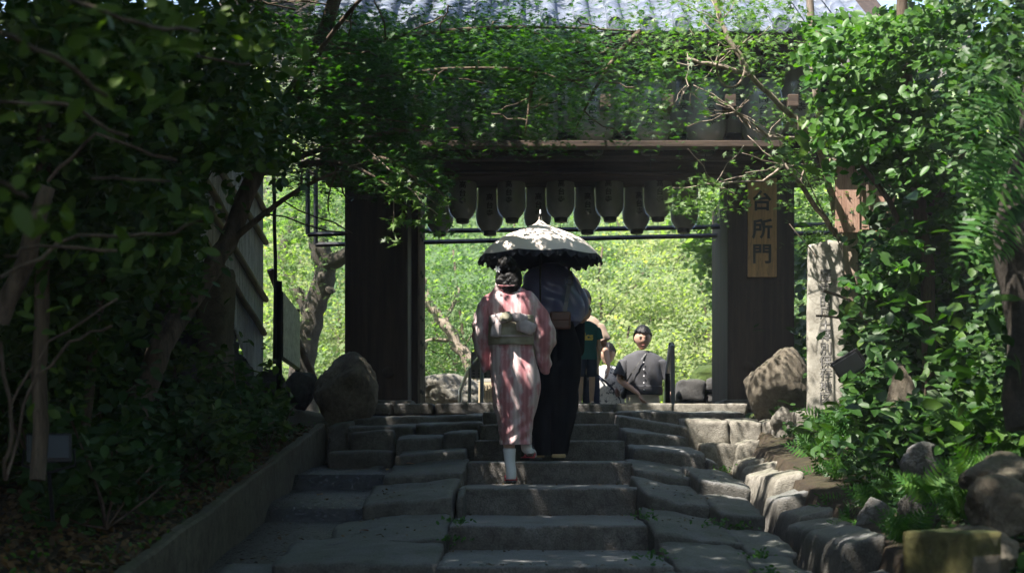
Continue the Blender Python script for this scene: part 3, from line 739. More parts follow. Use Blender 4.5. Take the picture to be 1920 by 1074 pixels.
# ---- lanterns
plast, nt, out = new_mat('clear_plastic')
tr = nt.nodes.new('ShaderNodeBsdfTransparent'); gl = nt.nodes.new('ShaderNodeBsdfGlossy'); gl.inputs['Roughness'].default_value = .12
fr = nt.nodes.new('ShaderNodeLayerWeight'); fr.inputs[0].default_value = .25
mu = nt.nodes.new('ShaderNodeMath'); mu.operation = 'MULTIPLY_ADD'; L(nt, fr.outputs['Facing'], mu.inputs[0]); mu.inputs[1].default_value = .35; mu.inputs[2].default_value = .03
mx = nt.nodes.new('ShaderNodeMixShader'); L(nt, mu.outputs[0], mx.inputs[0]); L(nt, tr.outputs[0], mx.inputs[1]); L(nt, gl.outputs[0], mx.inputs[2]); L(nt, mx.outputs[0], out.inputs[0])
def make_lantern(rad, hgt, label, group):
    t = empty('paper_lantern', (0, 0, 0), label, 'lantern', group)
    prof = []; n = 44
    for i in range(n + 1):
        u = i / n; z = (u - .5) * hgt
        r = rad * (1 - abs(2*u - 1) ** 4.2 * .46) * (1 + .012 * math.cos(i * math.pi))
        if u < .22: r *= .90 + .10 * math.sin(u / .22 * math.pi / 2)
        prof.append((r, z))
    lathe('shade', prof, M['paper'], t, 36)
    lathe('bottom_cap', [(0, -hgt/2-.045), (rad*.40, -hgt/2-.045), (rad*.45, -hgt/2-.04), (rad*.5, -hgt/2+.01), (rad*.42, -hgt/2+.012)], M['black'], t, 28)
    lathe('top_cap', [(rad*.42, hgt/2-.012), (rad*.55, hgt/2-.01), (rad*.55, hgt/2+.04), (0, hgt/2+.045)], M['black'], t, 28)
    pr = [(r*1.07+.006, z*1.02) for r, z in prof[::3]] + [(rad*.62, hgt/2+.02)]
    lathe('plastic_cover', [(rad*.55, -hgt/2-.03)] + pr, plast, t, 28)
    tube('hanger', [(0, 0, hgt/2+.03), (0, 0, hgt/2+.2)], .006, M['black'], t, 6)
    tube('cord', [(0, 0, -hgt/2-.04), (0, 0, -hgt/2-.16)], .003, M['black'], t, 4)
    m = facing(text_mesh('高\n台\n寺', hgt*.15, bold=.0016*hgt/.5, spacing=1.12), rad*1.02); m.materials.append(M['ink'])
    l = link('lettering', m, t); l.location = (0, 0, .0)
    return t
def ctree(o, parent=None):
    c = o.copy(); COL.objects.link(c); c.parent = parent
    for ch in list(o.children): ctree(ch, c)
    return c
M['paper'].node_tree.nodes
proto = make_lantern(.150, .52, 'x', 'lanterns hanging inside the gateway'); first = True
# side inscriptions
ms = facing(text_mesh('い\nろ\nは' if False else '門前町', .05, bold=.001, spacing=1), .153) if False else None
def place_lantern(px, pcap, Y, label, group, sc=1.0, rot=0, dz=0):
    global first
    o = proto if first else ctree(proto); first = False
    z = ZZ(pcap, Y) + .045*sc + .26*sc
    o.location = (ZX(px, Y), Y, z + dz); o.scale = (sc,)*3; o.rotation_euler = (0, 0, rot)
    o.rotation_euler = (random.gauss(0, .02), random.gauss(0, .025), rot + random.uniform(-.15, .15)); o['label'] = label; o['group'] = group; return o
G1 = 'lanterns hanging inside the gateway'; ordn = ['first', 'second', 'third', 'fourth', 'fifth', 'sixth', 'seventh', 'eighth']
for i, px in enumerate((868, 959, 1051, 1143, 1234)):
    place_lantern(px, 419 - i * .9, 14.72, 'grey paper lantern, %s from the left in the nearer row above the rails' % ordn[i], G1, .98, random.uniform(-.12, .12))
for i, px in enumerate((825, 918, 1008, 1101, 1192, 1284, 1374)):
    place_lantern(px, 443 - i * 1.1, 15.05, 'grey paper lantern, %s from the left in the farther, lower row' % ordn[i], G1, 1.0, random.uniform(-.15, .15))
G2 = 'lanterns hanging under the eaves'
for i, px in enumerate((799, 904, 1009, 1114, 1219, 1324, 1429)):
    place_lantern(px, 290, 13.68, 'large lantern behind the eave beam, %s from the left in the low row' % ordn[i], G2, 1.3, random.uniform(-.2, .2))
for i, px in enumerate((851, 956, 1061, 1166, 1271, 1376, 1490)):
    place_lantern(px, 262, 13.95, 'large lantern under the eaves, %s from the left in the high row' % ordn[i], G2, 1.3, random.uniform(-.2, .2))
# ---- hanging name board on the right post
sb = empty('name_board', P(1429, 430, YG-.05), 'plain wooden name board with three black characters on the right-hand gate post', 'sign')
child(box('board', ZX(1403, YG-.06), ZX(1457, YG-.06), YG-.05, YG-.005, ZZ(519, YG-.05), ZZ(334, YG-.05), M['wood_sign'], None, .005), sb)
for ch, py in (('台', 376), ('所', 429), ('門', 476)):
    m = facing(text_mesh(ch, .215, bold=.0055)); m.materials.append(M['ink']); l = link('character', m); l.location = P(1429, py, YG-.0545); bpy.context.view_layer.update(); child(l, sb)
# ---- inscribed stone pillar
pl = empty('stone_pillar', P(1548, 790, 12.2), 'tall pale granite pillar carved with a column of characters beside the boulder', 'stone pillar', rot=(0, 0, R(-13)))
hgt = ZZ(470, 12.2) - ZZ(800, 12.2)
m = block_mesh('shaft', (0, 0, hgt/2), .32, .24, hgt, seed=3, rnd=.018, amp=.004, n=(14, 8, 40), taper=.06)
for v in m.vertices:
    if v.co.z > hgt - .06: v.co.z += .035 * (1 - abs(v.co.x - .03) / .17)
link('shaft', m, pl, M['pillar'])
for ch, py in zip('歴史的風土特別保存地区', (519, 542, 565, 588, 611, 632, 654, 677, 700, 723, 746)):
    m = facing(text_mesh(ch, .108, bold=.0015)); m.materials.append(M['engrave']); zz = ZZ(py, 12.2) - pl.location.z
    link('character', m, pl, None, (.0, -.1265 - .0008, zz))
# ---- floodlights
def floodlight(name, loc, rot, label):
    t = empty(name, loc, label, 'floodlight', rot=rot)
    bm = bmesh.new(); add_box(bm, -.13, .13, -.05, .05, -.09, .09, .02)
    for v in bm.verts:
        if v.co.y > 0: v.co.x *= .7; v.co.z *= .7
    link('housing', bmmesh(bm, 'housing'), t, M['black'])
    box('glass', -.11, .11, -.062, -.052, -.07, .07, m_plain('lamp_glass', (.02, .024, .03), .35, 0, .1), t, .003)
    tube('bracket', [(-.14, 0, 0), (-.15, .03, -.09), (0, .05, -.13), (.15, .03, -.09), (.14, 0, 0)], .009, M['black'], t, 6)
    tube('stake', [(0, .05, -.13), (.02, .07, -.42)], .012, M['black'], t, 6)
    for k in range(5): box('cooling_fin', -.08, .08, .05, .085, -.05+.022*k, -.045+.022*k, M['black'], t, 0)
    return t
floodlight('floodlight', P(1594, 681, 11.3), (R(25), R(-28), R(-35)), 'black garden floodlight with grey glass beside the carved pillar')
floodlight('floodlight', P(92, 842, 6.6), (R(-15), 0, R(20)), 'dark floodlight half hidden in the lower left shrubs').scale = (.8,)*3
# ---- reddish board and posts on the right
wb = empty('wooden_signboard', P(1600, 600, 12.9), 'reddish wooden signboard on a pale post behind the carved pillar', 'sign')
Yb = 12.8
child(box('board', ZX(1567, Yb), ZX(1612, Yb), Yb, Yb+.04, ZZ(436, Yb), ZZ(312, Yb), M['wood_pink'], None, .005), wb)
child(box('side_board', ZX(1612, Yb)+.002, ZX(1680, Yb), Yb+.02, Yb+.05, ZZ(430, Yb), ZZ(322, Yb), M['wood_pink'], None, .005), wb)
child(box('post', ZX(1586, Yb), ZX(1612, Yb), Yb+.06, Yb+.2, ZZ(760, Yb), ZZ(320, Yb), M['wood_pale'], None, .008), wb)
child(box('roof_board', ZX(1552, Yb), ZX(1690, Yb), Yb-.08, Yb+.16, ZZ(311, Yb), ZZ(300, Yb), M['wood_pale'], None, .006), wb)
child(box('post', ZX(1637, 13.3), ZX(1651, 13.3), 13.3, 13.4, ZZ(760, 13.3), ZZ(400, 13.3), M['wood_sign'], None, .008), wb)
# ---- boulders and rocks
def rock(px, py, Y, w, h, label, mat='rock', seed=0, d=None, rot=0, cat='rock', name='rock', sink=.1):
    """px,py = centre of the rock's foot; w,h in metres"""
    p = P(px, py, Y); d = d or w * .8
    o = link(name, rock_mesh(name, (w/2*1.12, d/2*1.12, h/2*1.12), seed, random.Random(seed).randint(9, 15)), None, M[mat])
    o.location = (p.x, Y + d * .3, p.z + h/2 - sink * h); o.rotation_euler = (0, 0, rot); tag(o, label, cat); return o
rock(1457, 800, 13.45, .56, .84, 'big tan boulder at the foot of the gate post with the name board', 'rock', 21, .6, name='boulder', cat='boulder')
rock(640, 800, 13.5, .56, .74, 'big dark boulder at the foot of the shaded gate post', 'rock', 34, .6, name='boulder', cat='boulder')
rock(1466, 803, 12.7, .16, .20, 'small pale pointed stone in front of the tan boulder', 'lit', 4)
rock(1895, 930, 6.0, .25, .2, 'grey slab-topped rock jutting in at the right edge', 'rock', 51, .5)
rock(1735, 905, 7.5, .2, .22, 'grey stone among the ferns above the mossy post', 'side', 52)
rock(1730, 995, 7.0, .2, .2, 'square pale stone beside the ferns on the bank', 'side', 53)
rock(1640, 1000, 7.8, .2, .2, 'dark stone behind the kerb under the fern clump', 'side', 54)
rock(1890, 1000, 5.6, .26, .24, 'brown split rock below the slab-topped rock', 'rock', 55)
rock(1690, 800, 9.5, .2, .46, 'mossy upright stone half covered by the shrubs', 'rock', 56)
rock(1850, 1080, 5.4, .3, .2, 'brown rock in the bottom right corner', 'rock', 57)
rock(560, 765, 13.9, .36, .36, 'jagged dark rock at the lower end of the stone wall', 'darkrock', 58)
rock(505, 745, 13.0, .28, .26, 'broken dark stone at the foot of the wall among shrubs', 'darkrock', 59)
rock(840, 757, 18.6, .9, .45, 'grey rock in the sun beyond the gate by the door leaf', 'lit', 60)
# mossy hollow stone post (square frame) at lower right
M['moss_post'] = m_stone('mossy_post', (.06, .065, .018), (.23, .21, .075), .4, .9, .9, 3, 1.0)
mp = empty('mossy_post', P(1785, 1052, 5.0), 'square mossy green stone kerb post near the bottom right corner', 'stone post', rot=(0, 0, R(38)))
m = block_mesh('shell', (0, 0, -.2), .24, .26, .62, seed=9, rnd=.012, amp=.008, n=(12, 12, 24)); link('shell', m, mp, M['moss_post'])
m = block_mesh('front_panel', (.01, -.132, -.22), .16, .02, .5, seed=12, rnd=.006, amp=.004, n=(8, 3, 16)); link('front_panel', m, mp, M['rock'])
# dark masonry beyond the gate, right
ms = empty('low_stone_wall', P(1320, 750, 16.8), 'dark block wall with a mossy top beyond the gate beside the handrail', 'wall')
for i, (a, b, t, bo) in enumerate(((1272, 1325, 710, 756), (1326, 1372, 708, 732), (1326, 1372, 733, 757), (1300, 1345, 757, 800), (1372, 1420, 712, 757), (1260, 1300, 757, 800))):
    stone(a, b, t, t, bo, 16.8, .5, 'darkrock', 300+i, 'wall_block', amp=.02, rnd=.06, par=ms)
o = link('moss_mound', rock_mesh('moss_mound', (.5, .4, .2), 77, 8), None, m_stone('moss_green', (.05, .09, .015), (.11, .17, .03), .4, .95, .9, 4, 1.0)); o.location = P(1345, 718, 17.2); bpy.context.view_layer.update(); child(o, ms)
# handrails
hr = empty('handrail', P(1252, 757, 16.2), 'steel handrail with a dark panel at the right side beyond the gate', 'handrail')
child(tube('top_rail', [P(1259, 646, 15.4), P(1253, 692, 16.3), P(1248, 760, 17.4)], .034, M['steel'], None, 10), hr)
child(tube('post', [P(1261, 648, 15.4), P(1262, 775, 15.4)], .024, M['steel'], None, 10), hr)
child(tube('kick_post', [P(1252, 700, 16.2), P(1252, 775, 16.2)], .03, M['black'], None, 8), hr)
hr = empty('handrail', P(880, 757, 15.9), 'steel handrail with two posts left of the woman beyond the sill', 'handrail')
child(tube('top_rail', [P(905, 662, 15.3), P(878, 693, 16.0), P(863, 733, 16.6), P(863, 790, 16.7)], .022, M['steel'], None, 10), hr)
child(tube('post', [P(881, 690, 15.9), P(880, 780, 15.9)], .02, M['steel'], None, 10), hr)
child(tube('post', [P(904, 665, 15.3), P(903, 780, 15.3)], .022, M['steel'], None, 10), hr)
# perforated board and wooden info board left
db = empty('dotted_panel', P(908, 705, 15.7), 'grey panel with round holes on the handrail left of the woman', 'panel')
child(box('panel', ZX(883, 15.7), ZX(935, 15.7), 15.7, 15.72, ZZ(709, 15.7), ZZ(659, 15.7), m_plain('grey_panel', (.16, .14, .13), .6), None, .003), db)
b2 = bmesh.new()
for i in range(4):
    for j in range(3): add_box(b2, ZX(888+i*11, 15.69)-.014, ZX(888+i*11, 15.69)+.014, 15.685, 15.698, ZZ(698+j*5.5-3, 15.69)-.008, ZZ(698+j*5.5-3, 15.69)+.008)
child(link('hole_row', bmmesh(b2, 'hole_row'), None, M['black']), db)
ib = empty('information_board', P(925, 757, 18.2), 'sunlit wooden information board with writing beyond the gate beside the woman', 'sign')
child(box('board', ZX(897, 18.2), ZX(960, 18.2), 18.2, 18.24, ZZ(775, 18.2), ZZ(712, 18.2), m_plain('pale_board', (.55, .45, .30), .6), None, .004), ib)
quad_panel('gable', P(893, 716, 18.15), P(964, 716, 18.15), P(928, 698, 18.15), P(927, 698, 18.15), .1, m_plain('board_roof', (.42, .40, .36), .7), ib)
b2 = bmesh.new()
for i in range(9):
    for j in range(12):
        if random.random() < .85: add_box(b2, ZX(903+i*5, 18.19)-.008, ZX(903+i*5, 18.19)+.008, 18.19, 18.198, ZZ(722+j*3.4, 18.19)-.006, ZZ(722+j*3.4, 18.19)+.006)
o = link('writing', bmmesh(b2, 'writing'), None, M['engrave']); child(o, ib)
# ================================================================ TREES AND PLANTS
# patches of sun that reach the scene (world point, radius, how open the canopy is there)
LITS = [(P(1545, 600, 12.2), .55, .82), (P(1540, 730, 12.2), .4, .95), (P(1455, 700, 13.4), .40, .75), (P(1420, 840, 12.6), .35, .95), (P(1460, 880, 11.0), .40, .95), (P(1470, 930, 9.9), .32, .9),
        (P(1360, 805, 13.1), .34, .97), (P(1450, 810, 12.9), .3, .75), (P(1300, 765, 14.2), .35, .6), (P(1390, 770, 14.0), .25, .9), (P(1245, 855, 11.4), .20, .92), (P(1380, 735, 14.4), .2, .9),
        (P(905, 850, 11.9), .09, .95), (P(850, 860, 11.4), .13, .95), (P(1015, 440, 10.9), .42, .92), (P(450, 450, 12.7), .45, .45), (P(940, 590, 10.4), .26, .75), (P(985, 600, 10.4), .12, .8), (P(950, 690, 10.4), .16, .9), (P(960, 800, 10.4), .12, .9), (P(1050, 545, 11.3), .26, .7),
        (P(1585, 370, 12.8), .28, .95), (P(1595, 500, 12.8), .2, .7), (P(1560, 800, 11.6), .35, .9), (P(1570, 880, 10.5), .25, .75), (P(1430, 520, 14.3), .2, .4), (P(1340, 296, 13.9), .14, .95),
        (P(775, 370, 10.1), .40, .93), (P(1320, 370, 11.0), .40, .93), (P(1450, 130, 11.0), .8, .85), (P(1620, 130, 11.0), .9, .75), (P(1640, 300, 10.5), .8, .6), (P(1420, 260, 11.5), .6, .85), (P(1250, 90, 11), .6, .55), (P(1000, 170, 11), .4, .4), (P(1800, 380, 7.0), .4, .45),
        (P(1200, 30, 13.8), .7, .3), (P(1500, 30, 13.8), .8, .4), (P(760, 20, 13.8), .3, .4), (P(1400, 220, 13.6), .4, .7), (P(1280, 200, 13.6), .3, .7), (P(880, 940, 8.9), .05, .9), (P(1150, 850, 11.9), .07, .9),
        (P(1205, 680, 16.3), .55, 1), (P(1130, 700, 16.6), .5, 1), (P(1095, 680, 15), .3, .9), (P(1255, 700, 16), .3, .9), (P(880, 720, 16), .4, .8), (P(1700, 980, 7.2), .25, .5), (P(1780, 960, 5.2), .2, .5), (P(1200, 760, 14.2), .15, .5), (P(1080, 730, 10.9), .05, .8)]
LP = np.array([list(a) for a, b, c in LITS]); LR = np.array([b for a, b, c in LITS]); LO = np.array([c for a, b, c in LITS]); SV = np.array(SUN)
def open_sky(C, r=rng, grow=.12):
    """True where a cluster at C may stay (it would not shade a sunny patch)"""
    keep = np.ones(len(C), bool)
    for p, rad, op in zip(LP, LR, LO):
        d = C - p; t = d @ SV; q = np.linalg.norm(d - t[:, None] * SV, axis=1)
        hit = (t > .4) & (q < rad + grow); keep &= ~(hit & (r.uniform(0, 1, len(C)) < op))
    return keep

SUBSET = list(range(10)) + [14, 16, 20, 21, 22, 24, 27, 28]
def shade_clear(pos, r=rng):      # keeps the sun's way to the pillar, boulder, kerb and board free of near foliage
    keep = np.ones(len(pos), bool)
    for i in SUBSET:
        d = pos - LP[i]; t = d @ SV; q = np.linalg.norm(d - t[:, None] * SV, axis=1)
        keep &= ~((t > .35) & (q < LR[i] * .95) & (r.uniform(0, 1, len(pos)) < LO[i] * .92))
    return pos[keep]
def tree(label, name='maple_tree', loc=(0, 0, 0), cat='tree', group=None):
    return empty(name, loc, label, cat, group)
# ---- the big maple whose leaning trunk crosses the left side
mt = tree('maple with a trunk leaning up from the left bank and fine leaves over the stairs', loc=P(262, 730, 9.2))
tr_pts = wob([P(250, 790, 9.0), P(300, 650, 9.3), (P(378, 530, 9.8)), P(425, 460, 10.1), P(478, 330, 10.4), P(540, 190, 10.7), P(592, 95, 10.8), P(650, -60, 10.5), P(720, -300, 9.8)], .015, 3, 3)
child(tube('trunk', tr_pts, np.linspace(.085, .045, len(tr_pts)), M['bark'], None, 10), mt)
brs = []
for k, (a, b) in enumerate([((478, 330, 10.4), (860, 240, 10.6)), ((540, 190, 10.7), (1010, 130, 10.8)), ((592, 95, 10.8), (1200, 60, 11.2)), ((425, 460, 10.1), (700, 300, 10.3)), ((592, 95, 10.8), (300, -60, 9)), ((478, 330, 10.4), (240, 200, 9.6)), ((540, 190, 10.7), (760, -80, 9)), ((1010, 130, 10.8), (985, 250, 10.8)), ((1200, 60, 11.2), (1080, 240, 11)), ((700, 300, 10.3), (800, 370, 10.2)), ((560, 310, 10.4), (745, 360, 10.2))]):
    p, q = P(*a), P(*b); n = 8; pts = [p.lerp(q, i/n) + Vector((0, 0, .10 * math.sin(math.pi*i/n))) for i in range(n+1)]
    pts = wob(pts, .02, 1, k); brs.append((pts, np.linspace(.028, .006, len(pts))))
    for j in range(2, 8):
        s = pts[j]; e = s + Vector((random.uniform(-.5, .7), random.uniform(-.4, .4), random.uniform(-.35, .15)))
        
        if not (k in (9, 10) and j > 4): brs.append((wob([s, e], .02, 4, k*9+j), .006))
child(tubes('branches', brs, M['bark'], None, 6), mt)
ctr = []
for e in [(560, 120, 120, 130, 9.6, 12.4, 190), (700, 190, 170, 130, 9.6, 12.6, 330), (900, 190, 200, 110, 10.2, 12.6, 330), (1080, 170, 190, 110, 10.4, 12.8, 290), (820, 90, 300, 55, 9.6, 12.6, 260), (950, 130, 330, 90, 10, 12.8, 330), (620, 150, 140, 120, 9.6, 12, 150),
          (600, 270, 120, 90, 10, 12.6, 150), (1100, 28, 450, 36, 11, 12.8, 190), (760, 60, 200, 60, 10, 12, 80), (800, 330, 70, 50, 10, 11, 40), (760, 300, 120, 60, 10, 11.8, 90), (1230, 190, 130, 110, 10.8, 12.8, 120), (430, 60, 130, 90, 9, 11.5, 90), (1150, 60, 200, 40, 10.5, 12.8, 70), (850, 270, 130, 30, 10.6, 12.4, 60)]:
    ctr.append(ell(*e))
ctr = np.concatenate(ctr); ctr = ctr[~((ctr[:, 1] > 12.9))]
pos = spray_points(ctr, 17, .30, .03)
child(tag(leaf_obj('foliage', [leaves_arr(pos, .068, (0, -.25, 1), .33, 'maple')], M['maple'], None), kind='stuff'), mt)
# unseen leaf roof, added overhead to shade the stairs and hung on the maple
def canopy(x0, x1, y0, y1, z0, z1, n, below=True):
    C = np.stack([rng.uniform(x0, x1, n), rng.uniform(y0, y1, n), rng.uniform(z0, z1, n)], 1)
    vis = (C[:, 2] - E) / np.maximum(C[:, 1], .01) < (HOR + 90) / F     # keep it out of the view cone, where the photo shows none
    inx = np.abs(C[:, 0]) < 1000 / F * C[:, 1] + .4
    return C[~(vis & (C[:, 1] > 0) & inx)]
C = np.concatenate([canopy(-9, 4.5, -9, 12.2, 5.4, 7.6, 2600), canopy(-9, 0, 4, 14, 5.6, 8.2, 1100), canopy(-11, -3, -4, 14, 4.5, 8.5, 1700), canopy(2.1, 6.5, 2, 12, 5.0, 7.5, 600), canopy(-5, -.3, 0, 11, 5.6, 7.2, 900)])
# only what can shade the stairs zone; open the canopy over the sunny patches
C = C[(C[:, 0] < .2) | (C[:, 0] > 2.1) | (rng.uniform(0, 1, len(C)) < .4)]; C = C[open_sky(C, grow=.12)]
pos = spray_points(C, 16, .40, .05)
pos = pos[open_sky(pos, grow=.02)]
child(tag(leaf_obj('unseen_shade_foliage', [leaves_arr(pos, .25, (0, 0, 1), .45, 'maple5')], M['maple'], None), kind='stuff'), mt)
child(tubes('unseen_branches', [(wob([P(650, -60, 10.5), Vector((random.uniform(-6, 2), random.uniform(0, 9), random.uniform(6, 7.4)))], .12, 7, k), np.linspace(.05, .012, 8)) for k in range(9)], M['bark'], None, 6), mt)
# ---- single leaves that can be picked out: the bright sprig hanging before the gate post
leafm = []
def leaf_mesh(kind, mat, scale, name='leaf'):
    v, f = TPL[kind]; m = npmesh(name, v * scale, f); m.materials.append(M[mat]); return m
def leaf_parts(par, centres, meshes, nrm=(0, -.4, 1), spread=.5, smin=.6, smax=1.25, tdir=None):
    centres = prune(centres)
    n = len(centres); t, b, nn = frames(n, nrm, spread)
    for i, c in enumerate(centres):
        bb = Vector(b[i]) if tdir is None else (Vector(tdir[i]) + Vector(b[i]) * .35).normalized()
        n_ = Vector(nn[i]); n_ = (n_ - bb * n_.dot(bb)).normalized(); tt = bb.cross(n_)
        m = Matrix((tt, bb, n_)).transposed().to_4x4(); m.translation = Vector(c) - par.location
        o = bpy.data.objects.new('leaf', meshes[i % len(meshes)]); COL.objects.link(o); o.parent = par
        s = random.uniform(smin, smax); o.matrix_basis = m @ Matrix.Scale(s, 4)
mm = [leaf_mesh('maple', 'maple2', .125), leaf_mesh('maple', 'maple2', .115), leaf_mesh('maple', 'maple', .12)]
cs = np.concatenate([ell(765, 340, 50, 40, 9.8, 10.4, 34), ell(790, 385, 45, 40, 9.8, 10.4, 30), ell(738, 430, 24, 34, 9.9, 10.3, 14), ell(735, 350, 26, 30, 9.9, 10.3, 12), ell(820, 400, 50, 40, 10, 10.5, 24), ell(850, 440, 36, 18, 10, 10.4, 8)])
leaf_parts(mt, cs, mm, (0, -.9, .8), .4)
child(tubes('twigs', [(wob([P(690, 280, 10.2), P(745, 330, 10.1), P(790, 380, 10.1), P(830, 405, 10.2)], .01, 4, 1), .006), (wob([P(745, 330, 10.1), P(735, 430, 10.1)], .01, 4, 2), .004), (wob([P(770, 355, 10.1), P(830, 390, 10.1)], .01, 4, 5), .004)], M['bark_pale'], None, 5), mt)

# ---- right-hand pale maple with the forked limb
rt = tree('pale barked maple with a forked limb reaching left over the name board', loc=P(1620, 700, 12.4))
limb = [([P(1655, 720, 13.1), P(1625, 560, 13.1), P(1577, 452, 13.0), P(1558, 428, 12.5), P(1505, 350, 11.8), P(1470, 308, 11.7)], .04, .016), ([P(1625, 560, 13.1), P(1566, 400, 13.0), P(1552, 330, 12.7), P(1525, 260, 11.6), P(1478, 212, 11.2), P(1406, 140, 11.0), P(1340, 122, 11.0), P(1290, 112, 11.0)], .036, .014), ([P(1406, 140, 11.0), P(1380, 95, 11.0), P(1352, 45, 11.0), P(1330, -30, 11)], .026, .014),
        ([P(1530, 165, 11.6), P(1522, 60, 11.6), P(1515, -60, 11.6)], .034, .03), ([P(1552, 330, 12.7), P(1540, 240, 11.8), P(1530, 165, 11.6)], .034, .034), ([P(1470, 308, 11.7), P(1430, 340, 11.5), P(1340, 345, 11.2), P(1262, 352, 11.1)], .012, .004), ([P(1406, 240, 11.3), P(1370, 200, 11.2), P(1300, 160, 11.2)], .010, .004), ([P(1525, 260, 11.4), P(1440, 255, 11.3), P(1380, 210, 11.2), P(1330, 180, 11.2)], .012, .005), ([P(1500, 345, 11.8), P(1510, 310, 11.8), P(1520, 280, 11.8)], .01, .006)]
for i, (pts, r0, r1) in enumerate(limb):
    w = wob(pts, .012, 4, 40+i); child(tube('limb', w, np.linspace(r0, r1, len(w)), M['bark_pale'], None, 9), rt)
tw = []
for k in range(46):
    a = random.choice([P(1340, 122, 11.0), P(1380, 95, 11), P(1440, 255, 11.3), P(1380, 210, 11.2), P(1340, 345, 11.2), P(1290, 160, 11.2), P(1470, 308, 11.7), P(1352, 45, 11)])
    tw.append((wob([a, a + Vector((random.uniform(-.45, .35), random.uniform(-.2, .2), random.uniform(-.25, .3)))], .02, 4, 70+k), .004))
child(tubes('twigs', tw, M['bark_pale'], None, 5), rt)
ctr = np.concatenate([ell(1280, 50, 110, 60, 10.6, 12, 80), ell(1420, 60, 110, 70, 10.6, 12.2, 80), ell(1460, 250, 80, 110, 11.2, 12.4, 90), ell(1260, 150, 100, 90, 10.8, 12, 70), ell(1400, 310, 90, 40, 11.2, 12.4, 36), ell(1330, 385, 60, 30, 11, 11.6, 18), ell(1520, 400, 60, 90, 12.2, 13.2, 50), ell(1380, 170, 90, 50, 11, 12, 30)])
pos = spray_points(ctr, 15, .20, .03)
child(tag(leaf_obj('foliage', [leaves_arr(pos, .07, (0, -.5, 1), .5, 'maple')], M['maple2'], None), kind='stuff'), rt)
cs = np.concatenate([ell(1310, 355, 60, 28, 10.9, 11.4, 70), ell(1400, 25, 40, 35, 10.8, 11.2, 40), ell(1290, 385, 45, 16, 10.9, 11.3, 20), ell(1470, 230, 40, 40, 11.3, 11.8, 40)])
leaf_parts(rt, cs, [leaf_mesh('maple', 'maple2', .10), leaf_mesh('maple', 'maple2', .085)], (0, -.8, .9), .5)
vine = empty('vine_loop', P(1370, 130, 10.9), 'bare pale vine curled into a loop around the forked limb', 'vine')
child(tube('stem', wob([P(1370 + 26*math.cos(t), 128 - 36*math.sin(t), 10.9 + .05*math.sin(2*t)) for t in np.linspace(-1.2, 5.6, 22)], .003, 1, 3), .009, M['bark_pale'], None, 6), vine)

# ---- the bright-leaved tree at right
bt = tree('evergreen tree with glossy bright green rounded leaves filling the upper right', 'evergreen_tree', P(1760, 720, 10.2))
for i, (pts, r0, r1) in enumerate([([P(1745, 860, 10.3), P(1740, 500, 10.3), P(1700, 250, 10.4), P(1690, -100, 10.5)], .06, .04), ([P(1740, 500, 10.3), P(1640, 340, 10.3), P(1570, 240, 10.2)], .03, .01), ([P(1700, 250, 10.4), P(1600, 140, 10.3), P(1530, 60, 10.2)], .03, .01), ([P(1740, 400, 10.3), P(1830, 250, 10.3)], .03, .01)]):
    w = wob(pts, .02, 4, 90+i); child(tube('limb', w, np.linspace(r0, r1, len(w)), M['bark'], None, 8), bt)
ctr = np.concatenate([ell(1600, 90, 85, 85, 9.8, 11.2, 90), ell(1700, 140, 110, 130, 9.8, 11.6, 130), ell(1640, 250, 105, 70, 9.8, 11.0, 110), ell(1600, 200, 60, 60, 9.9, 10.8, 40), ell(1740, 280, 100, 70, 9.6, 11.6, 70), ell(1800, 60, 110, 70, 9.4, 11.6, 50), ell(1790, 420, 100, 80, 9.8, 11.6, 50),
                      ell(1720, 400, 60, 90, 9.8, 11, 40), ell(1700, 540, 100, 90, 10, 11.6, 50), ell(1860, 560, 90, 110, 9.8, 11.4, 45), ell(1900, 260, 80, 200, 9.8, 11.6, 50)])
ctr = ctr[rng.uniform(0, 1, len(ctr)) < .55]
ctr[:, 2] = np.round(ctr[:, 2] / .17) * .17 + rng.normal(0, .025, len(ctr)); pos = spray_points(ctr, 26, .18, .02)
child(tag(leaf_obj('foliage', [leaves_arr(pos, .078, (-.3, -.7, .8), .6, 'round')], M['bright'], None), kind='stuff'), bt)
cs = np.concatenate([ell(1590, 90, 80, 75, 9.5, 10.1, 90), ell(1630, 240, 95, 60, 9.5, 10.1, 90), ell(1680, 160, 60, 60, 9.5, 10, 50), ell(1740, 330, 80, 40, 9.4, 9.9, 40)])
leaf_parts(bt, cs, [leaf_mesh('roundhi', 'bright', .072), leaf_mesh('leafhi', 'bright', .085)], (-.3, -.8, .7), .5)
# deep mass behind, so the bank is closed
ctr = np.concatenate([ell(1800, 300, 180, 320, 11.8, 14, 330), ell(1760, 640, 190, 160, 11.4, 13.2, 240), ell(1620, 560, 45, 130, 13.3, 14.2, 70), ell(1500, 560, 14, 120, 15.5, 16.5, 26)])
pos = spray_points(ctr, 14, .25, .1)
bk = tree('dense dark evergreen shrubbery behind the signboard and the rounded-leaf tree', 'evergreen_shrub', P(1800, 760, 12.5), 'shrub')
child(tag(leaf_obj('foliage', [leaves_arr(pos, .12, (-.3, -.6, .7), .6, 'round')], M['shrub'], None), kind='stuff'), bk)
child(tubes('stems', [(wob([P(x, 820, 12.4), P(x + random.uniform(-40, 40), 300, 12.8)], .04, 6, int(x)), np.linspace(.03, .012, 7)) for x in (1650, 1720, 1790, 1850, 1900)], M['bark'], None, 6), bk)
